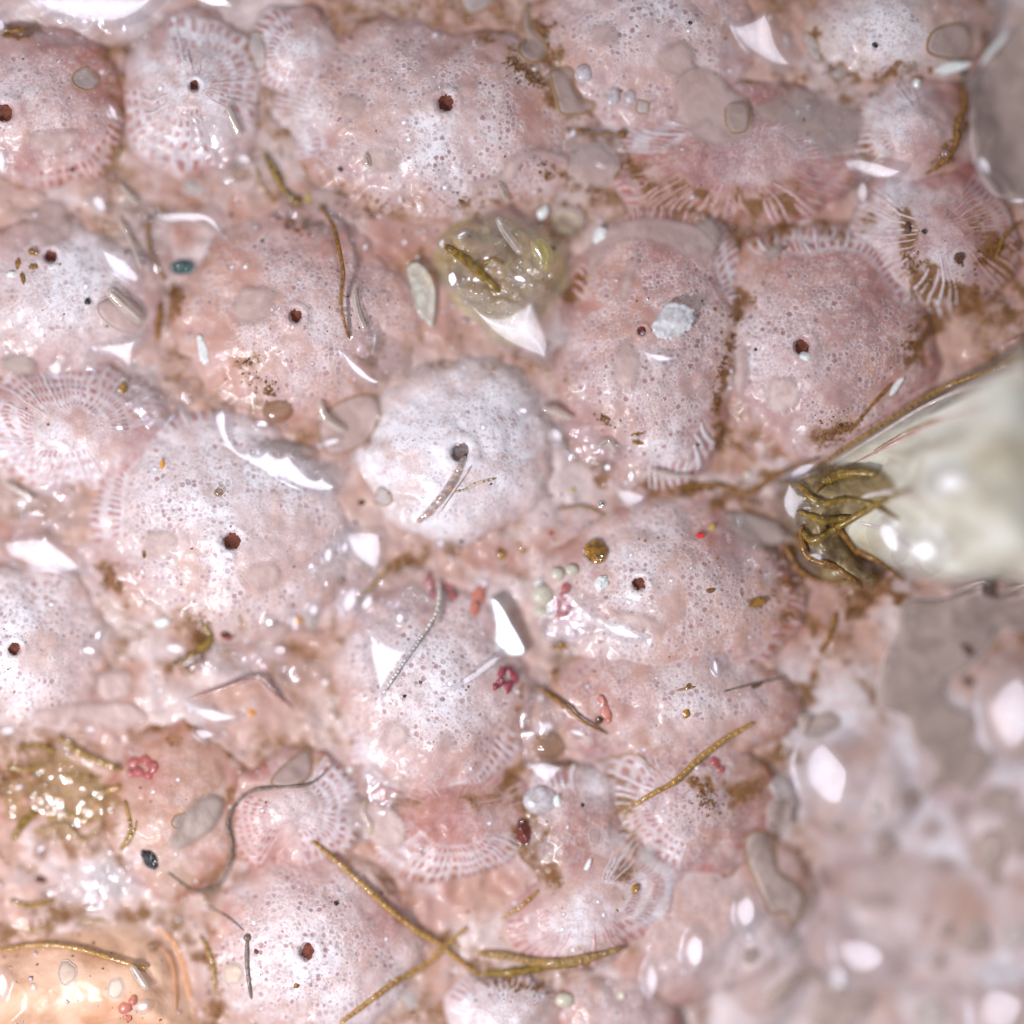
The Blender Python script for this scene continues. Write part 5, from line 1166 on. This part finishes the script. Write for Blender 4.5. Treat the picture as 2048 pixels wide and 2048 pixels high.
for i, (pts, w_, mt, bs) in enumerate([([(1640, 1010), (1690, 1000), (1740, 1010), (1790, 1040)], 18, 'olive', "middle olive root of the clump"), ([(1570, 1090), (1600, 1140), (1650, 1165), (1690, 1160)], 15, 'brown', "lower brown root of the clump"),
 ([(1655, 1040), (1690, 1075), (1720, 1120)], 20, 'brown', "steep brown root of the clump"), ([(1625, 985), (1650, 960), (1660, 930)], 16, 'olive', "upper olive stub of the clump"), ([(1700, 1095), (1760, 1125), (1810, 1165)], 13, 'brown', "brown strand under the cream edge"),
 ([(1590, 1020), (1640, 1040), (1700, 1035)], 24, 'olive', "fat olive heart of the clump")]):
    filament(pts, w_, mt, base=bs, lift=5, wob=.4, w_end=w_ * .5)
filament([(1783, 767), (1739, 814), (1696, 865)], 9, 'brown', base="dark brown sliver along reddish mound")
filament([(2048, 440), (2010, 470), (1990, 520)], 12, 'brown', base="brown strand at the frame edge")
filament([(1350, 1380), (1390, 1372)], 6, 'tanf', base="tiny tan thread")
filament([(340, 1330), (385, 1310), (420, 1275), (400, 1240)], 15, 'olive', base="ochre ragged strand", wob=.4)
filament([(1115, 1020), (1160, 1012), (1210, 1030)], 8, 'tanf', base="tan debris thread")
filament([(60, 60), (30, 62), (-5, 60)], 14, 'brown', base="russet strand at the frame edge", wob=.4)

# ------------------------------------------------------------------ clear rods
rod([(217, 580), (250, 612), (286, 645)], 24, "thick clear glassy rod")
rod([(236, 366), (258, 390), (275, 412)], 11, "slim clear rod")
rod([(455, 215), (468, 245), (482, 275)], 14, "clear rod with twin glint")
rod([(995, 435), (1008, 462), (1042, 510)], 17, "clear rod with three bright lines", lift=14)
rod([(641, 803), (652, 836), (692, 864)], 17, "bent clear tube")
rod([(8, 964), (40, 982), (70, 1000)], 15, "clear rod by the frame edge")
rod([(731, 312), (738, 340)], 13, "short upright clear rod")
rod([(997, 365), (1018, 405)], 12, "clear rod with brown tip", core='brown')
rod([(709, 580), (716, 625), (733, 665)], 14, "long clear rod on pink film")
rod([(1082, 815), (1115, 825), (1146, 838)], 15, "clear sloping rod")
rod([(733, 1598), (727, 1625), (742, 1650), (735, 1672)], 14, "bent yellowish glassy rod", core='yellow')
rod([(876, 1160), (880, 1205), (872, 1250)], 14, "upright clear tube by red lobes")
rod([(236, 438), (261, 482), (284, 540)], 9, "long thin clear rod", lift=8)
rod([(1300, 940), (1345, 950), (1385, 952)], 12, "clear flat rod under porous mound")
rod([(1075, 480), (1095, 510), (1090, 545)], 20, "painted yellow highlight in the glassy sac", mat='gely', core='yellow', lift=12)  # yellow core paints the highlight streak on the sac
rod([(265, 1925), (285, 1955), (298, 1975)], 15, "white short rod on orange flesh", core='white')
rod([(1190, 900), (1215, 880), (1230, 905)], 14, "clear curled rod")

# ------------------------------------------------------------------ grains, flakes, lobes
for (x, y, r_) in [(145, 340, 6), (177, 605, 8), (215, 654, 4), (681, 340, 6), (525, 482, 4), (1107, 496, 6), (1379, 49, 5), (1748, 94, 7), (1976, 67, 5), (1846, 465, 6), (331, 756, 4), (685, 1158, 4), (923, 1082, 5), (87, 1790, 4), (673, 1804, 6), (810, 1391, 4), (1165, 1609, 5), (1680, 850, 4), (1394, 890, 4), (252, 505, 4), (1742, 190, 4)]:
    grain(x, y, r_, r_ * .8, 'black', "tiny black speck", rot=x % 90, name="speck", group="black specks", cat="speck")
for (x, y, a, b, mt, bs, rot) in [
 (1815, 456, 9, 11, 'dkbrown', "dark brown pit-like grain", 0), (1915, 518, 10, 13, 'dkbrown', "largest dark pit-like grain", 20), (723, 1006, 8, 6, 'dkbrown', "small russet grain", 0), (1127, 1411, 7, 7, 'dkbrown', "brown bead on tapering filament", 0),
 (1198, 1439, 8, 9, 'dkbrown', "ringed brown grain", 0), (362, 536, 24, 15, 'teal', "teal metallic grain", -5), (616, 395, 9, 10, 'yellow', "bright yellow grain by the olive knob", 0), (858, 558, 11, 17, 'orange', "orange grain on the cream shard", -15),
 (504, 1426, 10, 8, 'orange', "bright orange cube-like grain", 10), (596, 1242, 11, 8, 'orange', "pale orange grain", 0), (326, 930, 5, 11, 'orange', "thin orange splinter", 0), (1399, 1071, 11, 7, 'red', "bright red speck", 0), (1102, 1066, 6, 5, 'crimson', "tiny crimson speck", 0),
 (1046, 1663, 16, 26, 'dkred', "dark red glossy grain", -10), (1194, 1104, 25, 22, 'amber', "amber-brown broken fragment", 20), (246, 778, 11, 16, 'amber', "ochre upright grain", 0), (453, 1270, 14, 9, 'dkred', "dark russet glassy grain", 25),
 (1342, 640, 44, 36, 'shardw', "glassy white grain", -35), (1202, 1168, 15, 17, 'white', "white flake beside the brown pore", 20), (322, 1243, 17, 12, 'white', "white six-sided flake", 0), (1902, 134, 42, 11, 'white', "long white flake", -14), (1833, 167, 9, 10, 'white', "white triangular chip", 0),
 (1990, 95, 42, 7, 'white', "white splinter streak", -50), (1790, 774, 8, 24, 'white', "white sliver", 40), (1495, 948, 7, 6, 'glint', "cream bead-like grain", 0), (1174, 1732, 5, 18, 'white', "white rod-shaped chip", 25), (1086, 425, 11, 16, 'white', "pearly shard", 20),
 (1202, 475, 14, 24, 'white', "white oval chip", 10), (1166, 150, 18, 18, 'knob', "white ring-like knob", 0), (1225, 195, 14, 20, 'knob', "white knob", 10), (1260, 195, 12, 14, 'knob', "smaller white knob", 0), (1144, 1140, 14, 12, 'cream2', "cream globule above the red cluster", 0),
 (1085, 1190, 24, 24, 'cream2', "largest cream globule", 0), (1078, 1165, 12, 12, 'white', "white round globule", 0), (1115, 1148, 15, 14, 'cream2', "pearly globule", 0), (1085, 1225, 18, 10, 'cream2', "flat cream globule", 0), (1115, 1600, 10, 14, 'white', "white angular chip", 0),
 (1080, 1600, 34, 28, 'knob', "lilac-white lump", 0), (700, 1540, 8, 8, 'white', "small white chip", 0), (1120, 1292, 16, 9, 'amber', "brown oval seed-like grain", 0), (1108, 1345, 9, 6, 'amber', "tiny twin ochre grain", 0), (1375, 1372, 6, 8, 'amber', "tiny ochre pair of cells", 20),
 (1372, 1425, 8, 10, 'amber', "ochre ring cell", 20), (1005, 1108, 9, 12, 'amber', "ochre fleck", 20), (1000, 1100, 6, 6, 'dkbrown', "brown fleck", 0), (1045, 1100, 7, 7, 'amber', "small ochre fleck", 0), (1145, 980, 5, 5, 'yellow', "bright yellow fleck", 0), (1425, 1055, 6, 7, 'yellow', "mustard fleck", 0),
 (1203, 1008, 7, 6, 'teal', "tiny teal-black grain", 0), (1930, 145, 6, 9, 'teal', "tiny green grain", 20), (300, 1715, 14, 24, 'black', "black oval grain heading the curling thread", -25), (1510, 1372, 14, 5, 'dkbrown', "dark purple splinter", -25), (1275, 868, 14, 4, 'amber', "upper ochre splinter", -10),
 (1275, 885, 13, 5, 'amber', "lower ochre splinter", 10), (1280, 670, 7, 18, 'dkred', "red-brown slit-shaped grain", 10), (1510, 700, 4, 4, 'black', "black dot", 0), (1607, 715, 12, 10, 'white', "white chip in the ragged pore", 0), (68, 505, 12, 7, 'brown', "ochre blotch", 20), (38, 530, 6, 12, 'brown', "narrow ochre blotch", 0),
 (70, 535, 10, 6, 'brown', "small ochre blotch", 0), (50, 560, 5, 14, 'brown', "slanted ochre blotch", -20), (25, 550, 12, 7, 'white', "white chip by ochre blotches", 0), (290, 1108, 5, 9, 'amber', "tiny tan fleck", 0), (1607, 242, 7, 9, 'amber', "ochre bead", 0), (1615, 268, 6, 6, 'amber', "smaller ochre bead", 0),
 (1270, 1775, 7, 12, 'amber', "forked ochre fleck", 20), (1130, 2000, 20, 16, 'cream2', "yellowish grit lump", 0), (1243, 1992, 7, 7, 'glint', "bright yellow-white fleck", 0), (80, 1760, 12, 7, 'dkbrown', "brown smudge-like grain", 10), (515, 1900, 6, 5, 'dkbrown', "tiny brown joint", 0), (595, 1968, 6, 7, 'brown', "tiny rust fleck below a pore", 20),
 (1885, 1355, 9, 15, 'dkbrown', "brown upright bean grain", 0), (1940, 1365, 14, 9, 'dkbrown', "dark slate grain", 30), (1930, 1295, 22, 12, 'dkbrown', "brown arrow-shaped grain", 40), (1420, 1180, 9, 6, 'brown', "russet crumb", 0), (1510, 1205, 22, 10, 'brown', "dark brown smear-like crumb", -15), (405, 700, 10, 30, 'white', "white vertical sliver", -15)]:
    smoothg = mt in ('cream2',) or bs.startswith(("lilac", "white knob", "smaller white knob", "white ring"))
    grain(x, y, a, b, mt, bs, rot, facet=not smoothg, h=min(max(min(a, b) * .7, 3), 16), sub=3 if max(a, b) > 20 else None)

def cluster(name, lobes, mat, label, cat, h=7):
    cx, cy = np.mean([l[0] for l in lobes]), np.mean([l[1] for l in lobes])
    root = empty(name, cx, cy)
    for (x, y, a, b, rot) in lobes: blob("lobe", x, y, a, b, h, M[mat], root, rot, float(H(x, y)) - h * .15, True, rough=.16, sub=2)
    tag(root, label, cat, "red lobed clusters")
cluster("red_cluster", [(1133, 1176, 13, 12, 0), (1128, 1192, 10, 9, 20), (1118, 1206, 12, 14, 10), (1138, 1208, 11, 13, -20), (1122, 1228, 13, 10, 0), (1134, 1226, 8, 8, 0)], 'redcell', "upright cluster of pinkish-red lobes beside the largest cream globule", "cell cluster")
cluster("red_cluster", [(1003, 1346, 10, 14, 30), (1018, 1343, 10, 16, 10), (1028, 1358, 8, 17, 0), (1000, 1366, 9, 12, 40), (1015, 1374, 11, 14, 20), (990, 1372, 7, 9, 30)], 'crimson', "dark crimson berry-like cluster below the white shard", "cell cluster")
cluster("red_cluster", [(862, 1165, 16, 20, 0), (895, 1176, 15, 18, 10), (905, 1196, 12, 11, 0), (868, 1192, 10, 12, 0)], 'redcell', "soft red lobes beside an upright clear tube", "cell cluster")
cluster("red_cluster", [(955, 1196, 15, 24, 15), (965, 1178, 12, 13, 0), (948, 1218, 12, 15, 10)], 'coral', "reddish lobes at the tip of the white shard", "cell cluster")
cluster("red_cluster", [(270, 1525, 14, 12, 0), (292, 1520, 15, 13, 0), (308, 1535, 13, 14, 0), (280, 1545, 14, 13, 0), (300, 1552, 12, 11, 0), (262, 1545, 9, 9, 0)], 'redcell', "rounded dusky red patch of cells beside olive strands", "cell cluster", 7)
cluster("red_cluster", [(1205, 1400, 9, 14, -15), (1212, 1422, 12, 18, -15), (1218, 1438, 8, 10, 0)], 'coral', "smooth coral-red tissue flap beside tapering filament", "cell cluster", 6)
cluster("red_cluster", [(255, 2008, 15, 18, 20), (270, 1995, 10, 11, 0), (258, 2030, 10, 10, 0)], 'coral', "orange-red flesh knob low on the peach mound", "cell cluster", 8)
cluster("red_cluster", [(1428, 1525, 12, 14, 0), (1440, 1538, 10, 9, 0)], 'redcell', "faint pinkish lobes beside the straight golden filament", "cell cluster", 5)
# shards
def shard(name, pts, z0, slope, mat, label, cat="shard"):
    poly = catmull(pts, 2); c = poly.mean(0); hz = float(np.percentile(H(poly[:, 0], poly[:, 1]), 85))
    def zf(x, y, d):
        top = hz + z0 + slope[0] * (x - c[0]) + slope[1] * (y - c[1])
        w = smooth(-1, 3.5, d)
        b = H(x, y) - 5
        return b * (1 - w) + np.maximum(top, b + 6) * w
    o = sheet(name, poly, zf, M[mat], None, 2.2)
    tag(o, label, cat)
shard("white_shard", [(978, 1195), (1000, 1200), (1026, 1245), (1052, 1293), (1047, 1312), (1015, 1312), (988, 1298), (990, 1250)], 12, (SLX * .9, SLYP * .9), 'shardw', "smooth white triangular shard above the dark crimson cluster")
shard("cream_shard", [(812, 535), (835, 522), (862, 545), (874, 585), (868, 655), (850, 645), (825, 612), (820, 570)], 8, (SLX * .4, SLYP * .4), 'shardc', "pale cream shard carrying an orange grain")
shard("white_shard", [(985, 1310), (1010, 1312), (960, 1355), (905, 1385), (895, 1375), (945, 1340)], 3, (SLX * .6, SLYP * .6), 'gelw', "milky tail of slime trailing from the white shard")

# ------------------------------------------------------------------ uncountable silt and grit
def scatter(name, n, place, size, mat, label, cat, seed):
    r = np.random.default_rng(seed)
    V0 = np.array([(1, 0, 0), (-1, 0, 0), (0, 1, 0), (0, -1, 0), (0, 0, 1), (0, 0, -1)], float)
    F0 = np.array([(0, 2, 4), (2, 1, 4), (1, 3, 4), (3, 0, 4), (2, 0, 5), (1, 2, 5), (3, 1, 5), (0, 3, 5)])
    xy = place(r, n); n = len(xy)
    s = r.uniform(size[0], size[1], n) * r.uniform(.6, 1.3, n)
    a = r.uniform(0, 6.28, n); el = r.uniform(.5, 1.0, (n, 3)); el[:, 2] *= .7
    P = V0[None] * el[:, None, :] * s[:, None, None] * r.uniform(.7, 1.25, (n, 6, 1))
    X = P[..., 0] * np.cos(a)[:, None] - P[..., 1] * np.sin(a)[:, None]; Y = P[..., 0] * np.sin(a)[:, None] + P[..., 1] * np.cos(a)[:, None]
    z = H(xy[:, 0], xy[:, 1]) + s * .25
    V = to_world(xy[:, 0][:, None] + X, xy[:, 1][:, None] + Y, z[:, None] + P[..., 2]).reshape(-1, 3)
    F = (F0[None] + 6 * np.arange(n)[:, None, None]).reshape(-1, 3)[:, ::-1].copy()
    o = link(name, make_mesh(name, V, F), M[mat])
    o["kind"] = "stuff"; o["label"] = label; o["category"] = cat
def in_bands(r, n):
    out = []
    for pts, sd, k in BANDS:
        p = resample(catmull(pts, 8, False), 2.0); k = int(k * 2.2); i = r.integers(0, len(p), k)
        q = p[i] + r.standard_normal((k, 2)) * sd * r.uniform(.3, 1.2, (k, 1))
        out.append(q[vnoise(q[:, 0], q[:, 1], 15, 4) > .38])
    return np.concatenate(out)
scatter("brown_silt", 0, in_bands, (1.6, 4.2), 'silt', "brown silt crumbs gathered in the crevices", "silt", 21)
def anywhere(r, n): return np.stack([r.uniform(0, 1500, n), r.uniform(0, 2048, n)], -1)
def in_gaps(r, n):
    q = np.stack([r.uniform(0, 1560, n), r.uniform(0, 2048, n)], -1)
    rho = np.min([rho_theta(m, q[:, 0], q[:, 1])[0] for m in MOUNDS.values()], 0)
    return q[(rho > .90) & (vnoise(q[:, 0], q[:, 1], 60, 8) > .42)]
def sparkles(n, seed):  # facets strewn at random, tilted to mirror the key lamp
    r = np.random.default_rng(seed); V, F = [], []
    k = 8
    for _ in range(n):
        x, y = (r.uniform(0, 1150) if r.random() < .72 else r.uniform(1150, 1500)), r.uniform(0, 2040)
        a = r.uniform(2.5, 6.5); b = a * r.uniform(.4, 1.0); rot = r.uniform(0, 3.14)
        pw = W(x, y, float(H(x, y)))
        hv = ((KEY * KEY_D - pw).normalized() + (cam.location - pw).normalized()).normalized()
        g0, g1 = -hv.x / hv.z + r.normal(0, .035), hv.y / hv.z + r.normal(0, .035)
        base_ = len(V); z0 = float(H(x, y)) + 1.5 + .3 * a
        for ring, (sc_, dz) in enumerate(((1.7, -3.5), (1.0, 0.0), (.5, .25))):
            for i in range(k):
                u, v = a * sc_ * math.cos(i * 2 * math.pi / k), b * sc_ * math.sin(i * 2 * math.pi / k)
                du, dv = u * math.cos(rot) - v * math.sin(rot), u * math.sin(rot) + v * math.cos(rot)
                V.append(tuple(to_world(x + du, y + dv, z0 + g0 * du + g1 * dv + dz)))
        V.append(tuple(to_world(x, y, z0 + .3)))
        for ring in range(2):
            for i in range(k): F.append((base_ + ring * k + i, base_ + (ring + 1) * k + i, base_ + (ring + 1) * k + (i + 1) % k, base_ + ring * k + (i + 1) % k))
        for i in range(k): F.append((base_ + 2 * k + i, base_ + 3 * k, base_ + 2 * k + (i + 1) % k))
    o = link("wet_sparkles", make_mesh("wet_sparkles", V, F), M['gelw'])
    o["kind"] = "stuff"; o["label"] = "tiny tilted facets added to sparkle over the slime"; o["category"] = "beads"
sparkles(230, 31)
scatter("lime_crumbs", 2600, in_gaps, (2.0, 6.5), 'rib', "whitish lime crumbs littering the gaps between mounds", "crumbs", 24)
scatter("gap_silt", 1500, in_gaps, (1.5, 4.5), 'silt', "brown crumbs littering the gaps between mounds", "silt", 25)
scatter("pale_grit", 420, anywhere, (1.0, 2.6), 'glint', "fine glittering pale grit strewn over the colony", "grit", 22)
scatter("rust_flecks", 420, anywhere, (1.6, 4.2), 'brown', "fine rust-brown flecks strewn over the colony", "flecks", 23)


# ------------------------------------------------------------------ labels for the small things
def finish_labels():
    ks = list(MOUNDS.values())
    used = set()
    for (o, base, cat, x, y, group) in THINGS:
        rr = []
        for m in ks:
            rho, _ = rho_theta(m, np.array([float(x)]), np.array([float(y)]))
            rr.append((float(rho[0]), m))
        for e in EXTRA: rr.append((math.hypot((x - e[1]) / e[3], (y - e[2]) / e[4]), e))
        rr.sort(key=lambda t: t[0])
        nk = [(NICK[t[1].key], t[1].x, t[1].y, t[1].ry) if isinstance(t[1], Mound) else (t[1][0], t[1][1], t[1][2], t[1][4]) for t in rr[:7]]
        cand = []
        r0 = rr[0][0]
        n0 = nk[0]
        v = (y - n0[2]) / n0[3]; hh = (x - n0[1]) / n0[3]
        if r0 < 0.92:
            where = "high on" if v < -.30 else ("low on" if v > .30 else "midway up")
            side = " left part of" if hh < -.3 else (" right part of" if hh > .3 else "")
            cand += [f"{base} on {n0[0]}", f"{base} {where} {n0[0]}"]
            for j in range(1, 6): cand.append(f"{base} on {n0[0]} towards {nk[j][0]}")
            for j in range(1, 6): cand.append(f"{base} {where} {n0[0]} towards {nk[j][0]}")
            if side: cand.append(f"{base} on the{side} {n0[0]}")
        else:
            vert = "above" if v < -.35 else ("below" if v > .35 else "beside")
            cand += [f"{base} between {n0[0]} and {nk[1][0]}", f"{base} {vert} {n0[0]} towards {nk[1][0]}"]
            for j in range(2, 6): cand += [f"{base} between {n0[0]} and {nk[j][0]}", f"{base} {vert} {n0[0]} towards {nk[j][0]}"]
            for j in range(2, 6): cand += [f"{base} between {nk[1][0]} and {nk[j][0]}"]
        for j in range(7): cand.append(f"{base} near {nk[j][0]}")
        pick = next((c for c in cand if c not in used and len(c.split()) <= 16), None)
        if pick is None:
            pick = min((c for c in cand if c not in used), key=lambda c: len(c.split()), default=cand[0])
        used.add(pick)
        tag(o, pick, cat, group)
EXTRA = [("the cream swelling", 1930, 960, 190, 190), ("the peach mound", 170, 1950, 200, 110), ("the blurred pink slope", 1800, 1720, 200, 160),
         ("the grey film sheet", 1890, 1330, 110, 110), ("the blank grey corner", 2010, 210, 70, 160), ("the lowest blurred corner", 1900, 1950, 150, 90)]
finish_labels()
